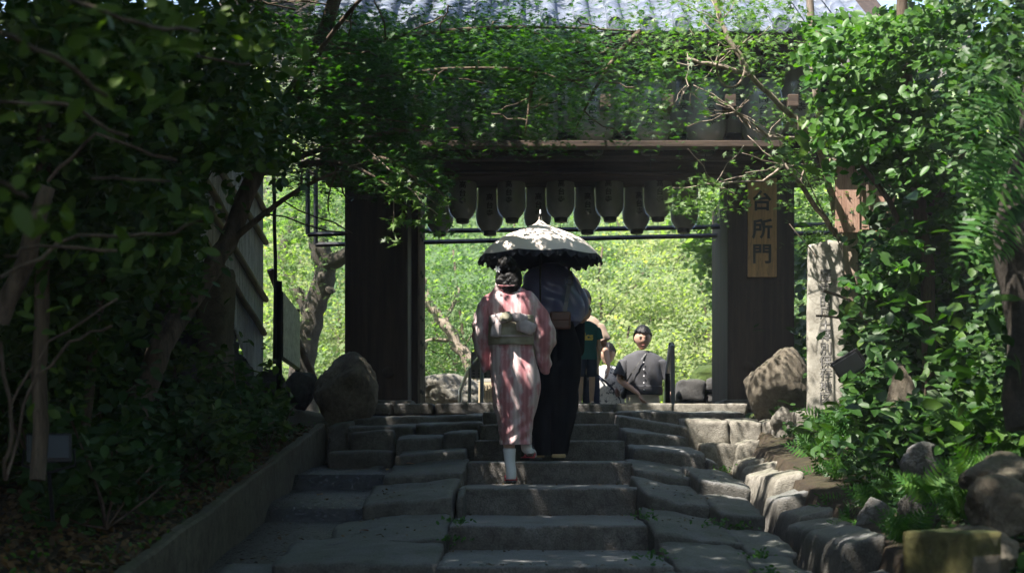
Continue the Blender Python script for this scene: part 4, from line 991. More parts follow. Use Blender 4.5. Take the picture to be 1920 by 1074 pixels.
# broadleaf sprigs in front of the carved pillar
sp = tree('dark broad-leaved shrub whose sprigs reach across the carved pillar', 'broadleaf_shrub', P(1720, 800, 11.2), 'shrub')
stm = [([P(1720, 830, 11.2), P(1660, 640, 11.3), P(1590, 560, 11.5), P(1545, 545, 11.6)], .014), ([P(1660, 640, 11.3), P(1600, 600, 11.5), P(1530, 592, 11.6)], .010), ([P(1720, 830, 11.2), P(1700, 640, 11.2), P(1640, 560, 11.4)], .012), ([P(1700, 800, 11.0), P(1650, 760, 11.2), P(1570, 700, 11.5)], .008)]
child(tubes('stems', [(wob(p, .012, 4, 300+i), r) for i, (p, r) in enumerate(stm)], M['bark'], None, 6), sp)
cs = np.concatenate([ell(1550, 540, 24, 26, 11.5, 11.7, 22), ell(1540, 590, 30, 22, 11.4, 11.7, 24), ell(1600, 590, 40, 34, 11.3, 11.6, 36), ell(1650, 620, 50, 44, 11.2, 11.6, 50), ell(1575, 695, 22, 10, 11.4, 11.6, 12), ell(1690, 560, 50, 50, 11.1, 11.5, 50)])
sp_cs = cs; leaf_parts(sp, cs, [leaf_mesh('leafhi', 'shrub', .15), leaf_mesh('leafhi', 'shrub', .13), leaf_mesh('leafhi', 'camellia', .14)], (-.2, -.6, .8), .45)
ctr = np.concatenate([ell(1720, 700, 110, 90, 10.4, 11.8, 110), ell(1850, 720, 90, 120, 9, 11, 120), ell(1650, 760, 70, 60, 10.4, 11.4, 60), ell(1780, 820, 140, 60, 8.5, 10.5, 100)])
pos = spray_points(ctr, 14, .16, .06)
child(tag(leaf_obj('foliage', [leaves_arr(pos, .10, (-.2, -.5, .9), .5, 'oval')], M['shrub'], None), kind='stuff'), sp)
# small upright sprig with paired leaves before the name board
sg = tree('thin sprig with a few large pale leaves beside the name board', 'sapling', P(1540, 470, 11.3), 'sapling')
child(tubes('stems', [(wob([P(1580, 470, 11.6), P(1510, 330, 11.3), P(1495, 215, 11.2)], .008, 5, 5), .006), (wob([P(1530, 480, 11.3), P(1480, 420, 11.2)], .008, 4, 6), .005)], M['bark_pale'], None, 5), sg)
cs = np.concatenate([ell(1498, 235, 14, 26, 11.1, 11.3, 9), ell(1525, 260, 22, 20, 11.1, 11.3, 7), ell(1465, 290, 22, 12, 11.1, 11.3, 8), ell(1555, 318, 12, 12, 11.1, 11.3, 5), ell(1480, 480, 16, 18, 11.1, 11.3, 7), ell(1510, 300, 30, 20, 11.1, 11.3, 8)])
leaf_parts(sg, cs, [leaf_mesh('leafhi', 'maple2', .16), leaf_mesh('leafhi', 'bright', .14)], (0, -1, .4), .4)
# ---- big trunk at the right edge with ferns on it
et = tree('thick brown trunk with hanging ferns cropped by the right edge', 'old_tree', P(1910, 760, 6.6))
w = wob([P(1935, 800, 6.6), P(1925, 560, 6.6), P(1905, 430, 6.6), P(1945, 300, 6.6), P(1960, 100, 6.6), P(1960, -200, 6.6)], .02, 4, 8)
child(tube('trunk', w, np.linspace(.12, .085, len(w)), M['bark_mossy'], None, 14), et)
fr = leaf_mesh('frond', 'fern', 1.0, 'frond')
def fronds(par, specs, mesh=fr, name='frond'):
    for (a, b, wdt) in specs:
        a, b = Vector(a), Vector(b); d = (b - a); ln = d.length; y = d.normalized()
        n_ = Vector((random.uniform(-.3, .3), -.75, .6)); n_ = (n_ - y * n_.dot(y)).normalized(); x = y.cross(n_)
        m = Matrix((x, y, n_)).transposed().to_4x4() @ Matrix.Diagonal((ln * wdt, ln, ln * .5, 1)); m.translation = a - par.location
        o = bpy.data.objects.new(name, mesh); COL.objects.link(o); o.parent = par; o.matrix_basis = m
sp_ = []
for (ax, ay, bx, by) in [(1900, 150, 1810, 180), (1915, 110, 1830, 60), (1910, 170, 1785, 250), (1905, 330, 1840, 420), (1910, 300, 1800, 400), (1880, 390, 1790, 500), (1915, 350, 1830, 345), (1900, 420, 1850, 480), (1915, 240, 1840, 300), (1915, 60, 1850, 10), (1900, 200, 1820, 215), (1890, 460, 1800, 470), (1915, 30, 1860, -20), (1880, 300, 1780, 330)]:
    Yf = random.uniform(5.8, 6.5); sp_.append((P(ax, ay, Yf), P(bx, by, Yf - .2), 1.0))
fronds(et, sp_)
pos = spray_points(np.concatenate([ell(1880, 200, 80, 260, 6.6, 8.5, 130), ell(1900, 620, 60, 140, 6.6, 8.5, 70)]), 12, .16, .06)
child(tag(leaf_obj('foliage', [leaves_arr(pos, .06, (-.2, -.5, .9), .5, 'round')], M['shrub'], None), kind='stuff'), et)
# ---- fern clumps on the right bank, one plant each
fl = ['beside the foot of the carved pillar', 'just below the pillar, catching the sun', 'in front of the small pointed stone', 'over the pale kerb stones', 'under the floodlight', 'low beside the dark kerb stone', 'among the rocks near the mossy post', 'in deep shade behind the ferns', 'next to the rounded grey stone', 'spilling over the lower kerb', 'above the slab-topped rock', 'at the foot of the reddish board', 'half way up the shady bank', 'by the split brown rock', 'between kerb and shrubs', 'drooping over the grey stone', 'by the small square stone', 'above the rocks at the right edge', 'just above the dark stone behind the kerb']
fk = [(1560, 800, 11.7, .34), (1535, 850, 11.2, .32), (1590, 830, 10.9, .36), (1560, 900, 10.2, .30), (1640, 800, 10.8, .36), (1600, 960, 9.0, .30), (1660, 1000, 8.0, .26), (1700, 850, 9.8, .34), (1680, 920, 8.8, .28), (1610, 1000, 8.3, .26), (1820, 800, 7.8, .3), (1640, 740, 11.6, .3), (1760, 780, 9.4, .32), (1800, 960, 6.6, .2), (1600, 900, 9.8, .32), (1745, 930, 7.0, .26), (1700, 1010, 6.6, .22), (1830, 900, 6.4, .24), (1650, 950, 8.4, .28)]
for (px, py, Y, ln), lb in zip(fk, fl):
    p = P(px, py, Y); f = empty('fern', p, 'feathery green fern clump ' + lb, 'fern')
    ss = []
    for k in range(16):
        a = 2 * math.pi * k / 16 + random.uniform(-.2, .2); el = random.uniform(.25, .95)
        d = Vector((math.cos(a) * math.cos(el), math.sin(a) * math.cos(el), math.sin(el))) * ln * random.uniform(.7, 1.1)
        ss.append((p, p + d, 1.1))
    fronds(f, ss)
# ground cover both banks
def bank_cover(x0, x1, y0, y1, n, size, mat, name, kind='oval', up=.1, dens=None, nrm=(0, -.3, 1)):
    X = rng.uniform(x0, x1, n); Y = rng.uniform(y0, y1, n); pts = []
    for x, y in zip(X, Y):
        if x > 0 and x < curb_x(y) + .45: continue
        if x < 0 and x > -1.84: continue
        pts.append((x, y, ground_z(x, y) + abs(rng.normal(0, up)) + .01))
    o = leaf_obj(name, [leaves_arr(prune(np.array(pts)), size, nrm, .5, kind)], M[mat]); tag(o, kind='stuff'); return o
bank_cover(1.9, 6, 4, 14, 16000, .06, 'shrub', 'ground_cover', 'round', .09)
bank_cover(2.2, 9, 4, 18, 16000, .13, 'shrub', 'undergrowth', 'oval', .7)
bank_cover(-4, -1.84, 4, 13, 12000, .055, 'litter', 'leaf_litter', 'oval', .012, nrm=(0, 0, 1))
bank_cover(-9, -3.0, 4, 18, 22000, .12, 'camellia', 'undergrowth', 'oval', .8)
bank_cover(-2.6, -1.84, 4, 13, 1500, .035, 'bright', 'bank_weeds', 'oval', .03)
# ---- left bank shrubs
sh = [(150, 860, 8.2, .5, 'low glossy shrub beside the dark floodlight'), (260, 830, 8.8, .5, 'low glossy shrub in front of the thin upright trunk'), (360, 810, 9.2, .55, 'rounded dark shrub in the middle of the left bank'), (440, 780, 10.2, .55, 'dark shrub below the end pillar of the stone wall'),
      (500, 790, 11.3, .4, 'small leafy shrub near the top of the retaining wall'), (200, 900, 7.2, .42, 'lowest glossy shrub above the leaf litter'), (330, 720, 10.4, .7, 'tall dark shrub against the stone wall'), (60, 780, 7.6, .5, 'dark shrub at the left edge of the bank'), (420, 850, 9.4, .32, 'little shrub leaning over the retaining wall')]
for i, (px, py, Y, r_, lb) in enumerate(sh):
    p = P(px, py, Y); t = tree(lb, 'low_shrub', p, 'shrub')
    C = np.array(p) + rng.normal(0, 1, (70, 3)) * [r_*.5, r_*.5, r_*.26] + [0, 0, .05]
    pos = spray_points(C, 11, .12, .04); pos = pos[pos[:, 0] < -1.80]
    child(tag(leaf_obj('foliage', [leaves_arr(pos, .085, (0, -.5, .9), .5, 'oval')], M['shrub' if i % 2 else 'camellia'], None), kind='stuff'), t)
    child(tubes('stems', [(wob([p - Vector((0, 0, .25)), Vector(C[k])], .02, 3, i*10+k), .006) for k in range(9)], M['bark'], None, 5), t)
for (px, py, Y, ln, lb) in ((505, 765, 11.6, .25, 'small bright fern at the upper end of the left bank'), (290, 960, 7.6, .16, 'tiny green fern in the leaf litter by the wall top')):
    p = P(px, py, Y); f = empty('fern', p, lb, 'fern'); fronds(f, [(p, p + Vector((math.cos(a)*.8, math.sin(a)*.8, .5)) * ln, 1.0) for a in np.linspace(0, 6, 13)])
# ---- camellia at left: near dark glossy branches
ct = tree('dark glossy camellia whose long branches cross the whole left side', 'camellia_tree', P(60, 760, 5.6))
tk = [([P(70, 900, 6.2), P(78, 500, 6.3), P(88, 180, 6.4), P(100, -100, 6.4)], .036, .030), ([P(155, 830, 7.6), P(175, 640, 7.7), P(195, 520, 7.7), P(240, 300, 7.8), (P(250, 60, 7.8))], .030, .016), ([P(0, 600, 5.5), P(60, 440, 5.4), P(90, 350, 5.4)], .04, .03)]
for i, (pts, a, b) in enumerate(tk):
    w = wob(pts, .012, 4, 500+i); child(tube('trunk', w, np.linspace(a, b, len(w)), M['bark'], None, 9), ct)
bl = [([P(-20, 190, 4.2), P(120, 195, 4.4), P(240, 255, 4.6)], .006), ([P(0, 60, 3.2), P(110, 110, 3.4), P(200, 180, 3.6)], .006), ([P(90, 340, 5.4), P(180, 250, 5.3), P(330, 300, 5.2)], .007), ([P(0, 520, 4.6), P(150, 440, 4.8), P(300, 440, 5.2), P(390, 415, 5.4)], .007),
      ([P(130, 0, 3.6), P(250, 40, 3.8), P(370, 60, 4.2)], .006), ([P(370, 105, 5.2), P(470, 120, 5.4)], .005), ([P(170, 335, 4.8), P(320, 340, 5)], .005), ([P(10, 480, 4.4), P(70, 460, 4.5), P(220, 470, 4.6)], .006), ([P(20, 760, 5.6), P(90, 640, 5.6), P(220, 560, 5.7)], .006), ([P(10, 900, 5.2), P(60, 720, 5.3), P(130, 640, 5.4), P(210, 610, 5.5)], .006), ([P(0, 640, 5.0), P(20, 780, 5.0), P(10, 900, 5.0)], .008), ([P(0, 340, 3.4), P(50, 370, 3.5)], .005)]
child(tubes('branches', [(wob(p, .012, 4, 600+i), r) for i, (p, r) in enumerate(bl)], M['bark'], None, 6), ct)
cs = np.concatenate([ell(340, 210, 70, 40, 4.8, 5.4, 26), ell(430, 60, 90, 55, 5, 5.8, 44), ell(520, 110, 60, 40, 5.6, 6, 16), ell(300, 60, 80, 60, 3.8, 4.8, 26), ell(120, 60, 110, 60, 3.0, 4.2, 22), ell(60, 260, 90, 80, 3.4, 4.6, 20), ell(380, 380, 70, 50, 5, 5.6, 30), ell(420, 360, 30, 40, 5.2, 5.6, 12), ell(30, 390, 60, 50, 3.2, 4, 14), ell(100, 420, 40, 30, 3.8, 4.4, 8), ell(250, 470, 110, 40, 4.8, 5.6, 24), ell(370, 480, 50, 30, 5.2, 5.8, 12), ell(200, 160, 90, 70, 4, 5, 24), ell(120, 740, 70, 60, 5.4, 6, 10), ell(90, 600, 80, 60, 5, 5.8, 12)])
leaf_parts(ct, cs[:298], [leaf_mesh('leafhi', 'camellia', .075), leaf_mesh('leafhi', 'camellia', .085), leaf_mesh('roundhi', 'camellia', .06)], (0, -.7, .7), .5)
ctr = np.concatenate([ell(150, 120, 190, 150, 5.4, 8, 190), ell(380, 160, 130, 170, 7, 9.4, 200), ell(150, 400, 190, 150, 6, 8.6, 210), ell(330, 440, 70, 110, 7.5, 9, 60), ell(100, 620, 120, 110, 7, 9, 90), ell(460, 260, 70, 90, 8.5, 10, 60)])
pos = spray_points(ctr, 18, .22, .09)
child(tag(leaf_obj('foliage', [leaves_arr(pos, .08, (0, -.6, .8), .6, 'oval')], M['camellia'], None), kind='stuff'), ct)
ctr = np.concatenate([ell(180, 350, 230, 380, 10.5, 13, 420), ell(230, 600, 150, 130, 9.8, 11, 120)])
ctr = ctr[(ctr[:, 0] < -2.75)]
ls = tree('dense dark broadleaf shrubbery closing the slope behind the camellia', 'broadleaf_shrub', P(150, 700, 11), 'shrub')
child(tag(leaf_obj('foliage', [leaves_arr(spray_points(ctr, 14, .28, .12), .15, (0, -.6, .8), .5, 'oval')], M['shrub'], None), kind='stuff'), ls)
child(tubes('stems', [(wob([P(x, 800, 11), P(x + random.uniform(-30, 30), 300, 11.4)], .04, 6, int(x)), .03) for x in (20, 110, 190, 300)], M['bark'], None, 6), ls)

# ================================================================ BEYOND THE GATE
gt = tree('gnarled mossy trunk forking behind the shaded gate post', 'old_maple', P(590, 770, 18.5))
for pts, a, b in (([P(572, 800, 18.5), P(566, 700, 18.5), P(574, 640, 18.5), P(592, 570, 18.5), P(610, 505, 18.5), P(598, 460, 18.5), P(590, 380, 18.5), P(600, 300, 18.5)], .19, .11), ([P(606, 500, 18.5), P(632, 488, 18.4), P(665, 470, 18.3), P(700, 400, 18.2)], .12, .08), ([P(585, 590, 18.5), P(548, 540, 18.7), P(530, 470, 18.9), P(560, 380, 19), (P(570, 300, 19))], .09, .05)):
    w = wob(pts, .03, 4, int(a*100)); child(tube('trunk', w, np.linspace(a, b, len(w)) * np.array([1 + .05*math.sin(i*2.3) for i in range(len(w))]), M['bark_mossy'], None, 16), gt)
for px, py in ((604, 520), (620, 545)):
    o = link('burl', rock_mesh('burl', (.07, .07, .07), px, 8, 3), None, M['bark_mossy']); o.location = P(px, py, 18.38); bpy.context.view_layer.update(); child(o, gt)
pos = spray_points(np.concatenate([ell(560, 420, 60, 110, 16.5, 18.2, 110), ell(640, 350, 60, 60, 17, 19, 50), ell(540, 560, 25, 80, 17.5, 19, 30)]), 15, .35, .08)
child(tag(leaf_obj('foliage', [leaves_arr(pos, .12, (0, -.3, 1), .5, 'maple5')], M['far2'], None), kind='stuff'), gt)
# the branch that hangs into the gateway at right, beyond
gb = tree('dark leafed tree drooping beside the right gate post beyond the gateway', 'broadleaf_tree', P(1370, 760, 19))
child(tubes('limbs', [(wob([P(1390, 790, 19), P(1400, 500, 19), P(1350, 420, 18.8)], .05, 5, 1), .08), (wob([P(1400, 560, 19), P(1340, 500, 18.8)], .03, 5, 2), .03)], M['bark'], None, 7), gb)
pos = spray_points(np.concatenate([ell(1340, 460, 55, 45, 17.8, 19, 90), ell(1352, 560, 18, 60, 18, 19, 26), ell(1500, 420, 70, 120, 17.5, 19, 120), ell(1300, 390, 60, 40, 18, 19, 40)]), 14, .25, .08)
child(tag(leaf_obj('foliage', [leaves_arr(pos, .11, (0, -.4, 1), .5, 'round')], M['far2'], None), kind='stuff'), gb)
# maples and trees on the hillside
fs = [(850, 640, 21, 2.3, 'far2', 'light green maple with a bare slanting trunk filling the gateway behind the woman'), (700, 420, 24, 2.6, 'far2', 'maple crown behind the left gate post'), (960, 520, 27, 2.6, 'far2', 'mid green tree rising behind the parasol'), (1130, 600, 25, 2.2, 'far1', 'yellow-green tree behind the man in the dark shirt'),
      (1230, 540, 29, 2.7, 'far1', 'pale yellow-green tree in the middle of the sunlit hillside'), (1310, 640, 26, 2.2, 'far1', 'pale tree behind the right handrail'), (1160, 480, 33, 3.0, 'far1', 'feathery pale tree high on the hillside'), (1330, 500, 34, 3.0, 'far1', 'pale tree left of the drooping dark branch'),
      (1060, 500, 31, 2.8, 'far2', 'green tree on the slope just right of the parasol'), (640, 640, 27, 2.2, 'far1', 'sunlit tree between the mossy trunk and the gate post'), (560, 560, 30, 2.6, 'far1', 'pale tree beyond the notice board'), (900, 420, 35, 3.2, 'far2', 'green crown beneath the hanging lanterns'),
      (1440, 480, 30, 2.8, 'far1', 'tree hidden mostly by the right gate post'), (1540, 560, 27, 2.4, 'far2', 'tree glimpsed between the gate post and the carved pillar'), (1180, 700, 23, 1.4, 'far1', 'bright shrub behind the man in the dark shirt'), (780, 740, 22, 1.1, 'far2', 'low green bush by the sunlit rock')]
for i, (px, py, Y, r_, mt_, lb) in enumerate(fs):
    c = P(px, py, Y); gz = ground_z(c.x, Y); t = tree(lb, 'hillside_tree', (c.x, Y, gz), 'tree', 'trees on the hillside beyond the gate')
    k = int(58 * r_ * r_); d = rng.normal(0, 1, (k, 3)); d /= np.linalg.norm(d, axis=1)[:, None]; C = np.array(c) + d * r_ * rng.uniform(.3, 1, (k, 1)) * [1, 1, .8]
    pos = spray_points(C, 32, .42, .05)
    sz = .10 if Y < 28 else .13
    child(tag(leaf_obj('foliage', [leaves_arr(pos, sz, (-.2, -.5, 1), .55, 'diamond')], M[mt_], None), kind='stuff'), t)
    base = Vector((c.x + random.uniform(-.6, .6), Y, gz - .2))
    lst = [(wob([base, base.lerp(c, .6) + Vector((random.uniform(-.3, .3), 0, 0)), c + Vector((0, 0, r_*.6))], .06, 4, i), np.linspace(.07, .015, 9))]
    for q in range(7): lst.append((wob([base.lerp(c, random.uniform(.5, 1)), Vector(C[q])], .08, 4, i*7+q), .012))
    child(tubes('trunk', lst, M['bark'], None, 7), t)
# bare slanting trunks visible
dt = tree('bare grey-brown slanting trunk among the leaves left of the woman', 'maple_tree', P(880, 760, 19.5))
child(tube('trunk', wob([P(905, 770, 19.5), P(880, 680, 19.5), P(835, 610, 19.6), P(800, 560, 19.7), P(790, 520, 19.8)], .03, 4, 77), np.linspace(.11, .05, 17), M['bark_pale'], None, 8), dt)
child(tubes('limbs', [(wob([P(850, 632, 19.6), P(800, 640, 19.5), P(792, 660, 19.5)], .03, 3, 2), .03), (wob([P(835, 610, 19.6), P(860, 540, 19.8)], .03, 3, 3), .03)], M['bark_pale'], None, 6), dt)
pos = spray_points(ell(830, 600, 60, 150, 19.2, 20.4, 110), 14, .35, .05)
child(tag(leaf_obj('foliage', [leaves_arr(pos, .11, (0, -.3, 1), .4, 'maple5')], M['far2'], None), kind='stuff'), dt)
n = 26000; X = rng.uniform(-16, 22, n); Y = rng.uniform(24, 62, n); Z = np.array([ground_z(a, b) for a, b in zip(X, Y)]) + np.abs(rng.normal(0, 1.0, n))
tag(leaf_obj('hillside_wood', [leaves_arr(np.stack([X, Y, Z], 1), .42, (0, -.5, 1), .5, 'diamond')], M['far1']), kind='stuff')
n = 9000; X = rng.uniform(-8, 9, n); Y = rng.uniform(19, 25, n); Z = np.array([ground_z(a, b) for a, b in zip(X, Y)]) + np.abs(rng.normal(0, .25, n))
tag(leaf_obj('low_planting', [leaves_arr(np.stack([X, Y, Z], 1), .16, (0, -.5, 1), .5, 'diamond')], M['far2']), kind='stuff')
DG = bpy.context.evaluated_depsgraph_get()
def floor_z(x, y, z):
    bpy.context.view_layer; hit, p, n, i, o, m = SC.ray_cast(DG, Vector((x, y, z + .35)), Vector((0, 0, -1)), distance=.8)
    return p.z if hit and o.name.split('.')[0] in ('step_stone', 'side_stone', 'gutter') else None
# ---- fallen leaves on steps and gutter: picked out singly
fv = [(728, 912, 9.35+.4, -.31, 'yellow', 'single yellow leaf lying on the side stone left of the steps'), (683, 975, 8.9, -.435, 'orange', 'orange leaf lying on the broad left side stone'), (600, 1000, 8.2, -.645, 'yellow', 'yellow leaf floating at the edge of the left gutter'), (546, 970, 9.0, -.59, 'orange', 'rusty leaf in the dark gutter near the retaining wall'), (770, 868, 11.3, -.02, 'orange', 'small red-brown leaf on the upper left side stone')]
for px, py, Y, z, mk, lb in fv:
    o = link('fallen_leaf', leaf_mesh('leafhi', mk, .075)); 
    Y2 = abs(z) * F / abs(py - HOR) if abs(py - HOR) > 30 else Y
    fz = floor_z(ZX(px, Y2), Y2, E + z); o.location = (ZX(px, Y2), Y2, (fz if fz is not None else E + z) + .010); o.rotation_euler = (.15, .1, random.uniform(0, 6)); tag(o, lb, 'leaf')
X = rng.uniform(-1.75, -1.0, 90); Y = rng.uniform(6, 10.5, 90)
tag(leaf_obj('gutter_leaves', [leaves_arr(np.stack([X, Y, [E + interp(y, [4, 7.96, 10.1, 10.15, 11.2], [-1.12, -.70, -.5, -.38, -.33]) + .02 for y in Y]], 1), .05, (0, 0, 1), .15, 'oval')], M['litter']), kind='stuff')
gp = []
for (x0, x1, y, zt, dd) in [(-1.05, -.42, 8.4, 1.22, .8), (-.95, -.45, 9.5, 1.40, .7), (.85, 1.35, 8.3, 1.21, .9), (.95, 1.5, 9.4, 1.43, .8), (-.4, .85, 8.4, 1.15, .15), (-.4, .86, 9.75, 1.30, .12), (-.4, .9, 7.4, 1.15, .05), (-.35, .9, 10.75, 1.5, .1)]:
    n = 26; gp.append(np.stack([rng.uniform(x0, x1, n), y + rng.uniform(0, dd, n), np.full(n, zt + .004)], 1))
gp = np.concatenate(gp); fz = [floor_z(*p) for p in gp]; gp = np.array([(p[0], p[1], z + .005) for p, z in zip(gp, fz) if z is not None])
tag(leaf_obj('fallen_bits', [leaves_arr(gp, .026, (0, 0, 1), .3, 'oval')], M['litter']), kind='stuff')
# moss and weeds in the joints
wd = []
for (px, py, Y) in ((622, 1046, 8.2), (850, 975, 8.5), (1225, 1040, 7.4), (1210, 965, 8.5), (1340, 980, 8.6), (1420, 1040, 7.8), (1440, 1070, 7.2), (1352, 880, 11.2), (1390, 985, 8.9), (845, 1010, 8.2)):
    p = P(px, py, Y); wd.append(np.array(p) + rng.normal(0, 1, (40, 3)) * [.05, .03, .015])
tag(leaf_obj('joint_weeds', [leaves_arr(np.concatenate(wd), .03, (0, -.6, 1), .6, 'oval')], M['bright']), kind='stuff')
# ================================================================ PEOPLE
M['skin'] = m_plain('skin', (.50, .31, .23), .5, 0, .06, 8, .35, .03)
M['hair'] = m_plain('black_hair', (.007, .006, .0055), .5, 0, .4, 60, .22, .5)
def skin_mesh(name, J, edges, root, sub=2):
    bm = bmesh.new(); lay = bm.verts.layers.skin.verify(); vs = {}
    for k, (p, r) in J.items():
        v = bm.verts.new(p); vs[k] = v; rr = r if isinstance(r, tuple) else (r, r); v[lay].radius = rr; v[lay].use_root = (k == root)
    for a, b in edges: bm.edges.new((vs[a], vs[b]))
    m = bpy.data.meshes.new('tmp'); bm.to_mesh(m); bm.free()
    o = bpy.data.objects.new('tmp', m); COL.objects.link(o)
    sk = o.modifiers.new('s', 'SKIN'); sk.use_smooth_shade = True
    su = o.modifiers.new('u', 'SUBSURF'); su.levels = sub; su.render_levels = sub
    bpy.context.view_layer.update()
    r = bpy.data.meshes.new_from_object(o.evaluated_get(bpy.context.evaluated_depsgraph_get())); bpy.data.objects.remove(o); r.name = name
    return r
def head_geom(c, h, fwd=1, tilt=0.0):
    """head with chin, nose, brow, lips and ears; h = head height; faces +y*fwd"""
    V = []; Q = []; nu, nv_ = 28, 22
    for j in range(nv_ + 1):
        ph = math.pi * j / nv_
        for i in range(nu):
            th = 2 * math.pi * i / nu; x, y, z = math.sin(ph) * math.cos(th), math.sin(ph) * math.sin(th), math.cos(ph)
            w = .36 * h * (1 - .30 * max(0, -z) ** 1.6); dpt = .43 * h * (1 - .12 * max(0, -z)); X = x * w; Y = y * dpt; Z = z * .5 * h
            if y > 0:
                if -.45 < z < .12: Y += .10 * h * math.exp(-(x / .13) ** 2) * math.exp(-((z + .18) / .16) ** 2)        # nose
                Y -= .035 * h * math.exp(-((abs(x) - .33) / .15) ** 2) * math.exp(-((z - .02) / .12) ** 2)               # eye sockets
                Y += .02 * h * math.exp(-((z - .2) / .08) ** 2)                                                           # brow
                Y += .022 * h * math.exp(-(x / .25) ** 2) * math.exp(-((z + .52) / .07) ** 2)                             # lips
                Y += .03 * h * math.exp(-(x / .3) ** 2) * math.exp(-((z + .82) / .12) ** 2)                               # chin
            V.append(Vector((X, Y * fwd, Z)))
    for j in range(nv_):
        for i in range(nu):
            i2 = (i + 1) % nu; Q.append((j*nu+i, j*nu+i2, (j+1)*nu+i2, (j+1)*nu+i))
    for s in (-1, 1):      # ears
        o = len(V)
        for j in range(7):
            ph = math.pi * j / 6
            for i in range(8):
                th = 2 * math.pi * i / 8; V.append(Vector((s * (.345 * h) + .035*h * math.sin(ph) * math.cos(th), .07*h * math.sin(ph) * math.sin(th) * fwd, .12*h * math.cos(ph) - .02*h)))
        for j in range(6):
            for i in range(8): Q.append((o+j*8+i, o+j*8+(i+1) % 8, o+(j+1)*8+(i+1) % 8, o+(j+1)*8+i))
    rx = Matrix.Rotation(-tilt * fwd, 3, 'X')
    return [rx @ v + Vector(c) for v in V], Q
def hand_joints(J, E_, w, wrist, d, palm_n, s=1.0, curl=.5, side=1):
    """palm and five bent fingers growing from the wrist joint"""
    d = Vector(d).normalized(); n = Vector(palm_n); n = (n - d * n.dot(d)).normalized(); x = d.cross(n) * side; W_ = Vector(wrist)
    J[w+'p'] = (W_ + d * .055 * s, (.022 * s, .013 * s)); E_.append((w, w+'p'))
    for k, (off, ln) in enumerate(((-.027, .066), (-.009, .078), (.009, .074), (.027, .058))):
        a = W_ + d * .088 * s + x * off * s; b = a + (d * math.cos(curl*.5) + n * math.sin(curl*.5)) * ln * .5 * s; c = b + (d * math.cos(curl*1.3) + n * math.sin(curl*1.3)) * ln * .5 * s
        J[w+'a%d' % k] = (a, .0095*s); J[w+'b%d' % k] = (b, .0085*s); J[w+'c%d' % k] = (c, .0065*s)
        E_.extend([(w+'p', w+'a%d' % k), (w+'a%d' % k, w+'b%d' % k), (w+'b%d' % k, w+'c%d' % k)])
    a = W_ + d * .03 * s - x * .026 * s; b = a + (d * .7 - x * .6 + n * .3).normalized() * .035 * s; c = b + (d * .9 + n * .4).normalized() * .03 * s
    J[w+'t0'] = (a, .011*s); J[w+'t1'] = (b, .0095*s); J[w+'t2'] = (c, .0075*s); E_.extend([(w+'p', w+'t0'), (w+'t0', w+'t1'), (w+'t1', w+'t2')])
def body(par, H, arms, legs, fwd=1, hip=None, head=None, tilt=0, lean=0, wide=1.0, neck=.047, hs=1.0):
    """arms: ((shoulder, elbow, wrist, hand dir, palm normal), ...) ; legs: ((hip, knee, ankle, toe), ...)"""
    s = H / 1.72; hz = hip if hip else .53 * H
    J = {'pel': ((0, 0, hz), (.13*s*wide, .10*s)), 'wst': ((0, lean*.3, hz+.11*H/1.0*.9), (.12*s*wide, .09*s)), 'chs': ((0, lean*.7, hz+.20*H), (.145*s*wide, .10*s)), 'nkb': ((0, lean, hz+.285*H), (.065*s, .06*s)), 'nk': ((0, lean*1.15, hz+.335*H), neck*s)}
    Ed = [('pel', 'wst'), ('wst', 'chs'), ('chs', 'nkb'), ('nkb', 'nk')]
    for i, (sh, el, wr, hd, pn) in enumerate(arms):
        k = 'ar%d' % i; J[k+'s'] = (sh, .048*s); J[k+'e'] = (el, .040*s); J[k+'m'] = (Vector(el).lerp(Vector(wr), .35), .038*s); J[k+'w'] = (wr, .024*s)
        Ed += [('nkb', k+'s'), (k+'s', k+'e'), (k+'e', k+'m'), (k+'m', k+'w')]; hand_joints(J, Ed, k+'w', wr, hd, pn, s*.95, .55, 1 if sh[0] > 0 else -1)
    for i, (hp, kn, an, toe) in enumerate(legs):
        k = 'lg%d' % i; J[k+'h'] = (hp, .085*s); J[k+'k'] = (kn, .055*s); J[k+'c'] = (Vector(kn).lerp(Vector(an), .35), .055*s); J[k+'a'] = (an, .036*s); t = Vector(toe); J[k+'b'] = (Vector(an).lerp(t, .5) - Vector((0, 0, .02*s)), (.036*s, .028*s)); J[k+'t'] = (t, (.034*s, .02*s))
        Ed += [('pel', k+'h'), (k+'h', k+'k'), (k+'k', k+'c'), (k+'c', k+'a'), (k+'a', k+'b'), (k+'b', k+'t')]
    m = skin_mesh('body', J, Ed, 'pel')
    hc = Vector(head) if head else Vector((0, lean*1.2, hz + .335*H + .115*s*hs))
    hv, hq = head_geom(hc, .235*s*hs, fwd, tilt)
    V = [v.co.copy() for v in m.vertices]; o = len(V); Q = [tuple(f.vertices) for f in m.polygons] + [tuple(i+o for i in q) for q in hq]
    bpy.data.meshes.remove(m); m = pymesh('body', V + hv, Q); link('body', m, par, M['skin']); return hc, s
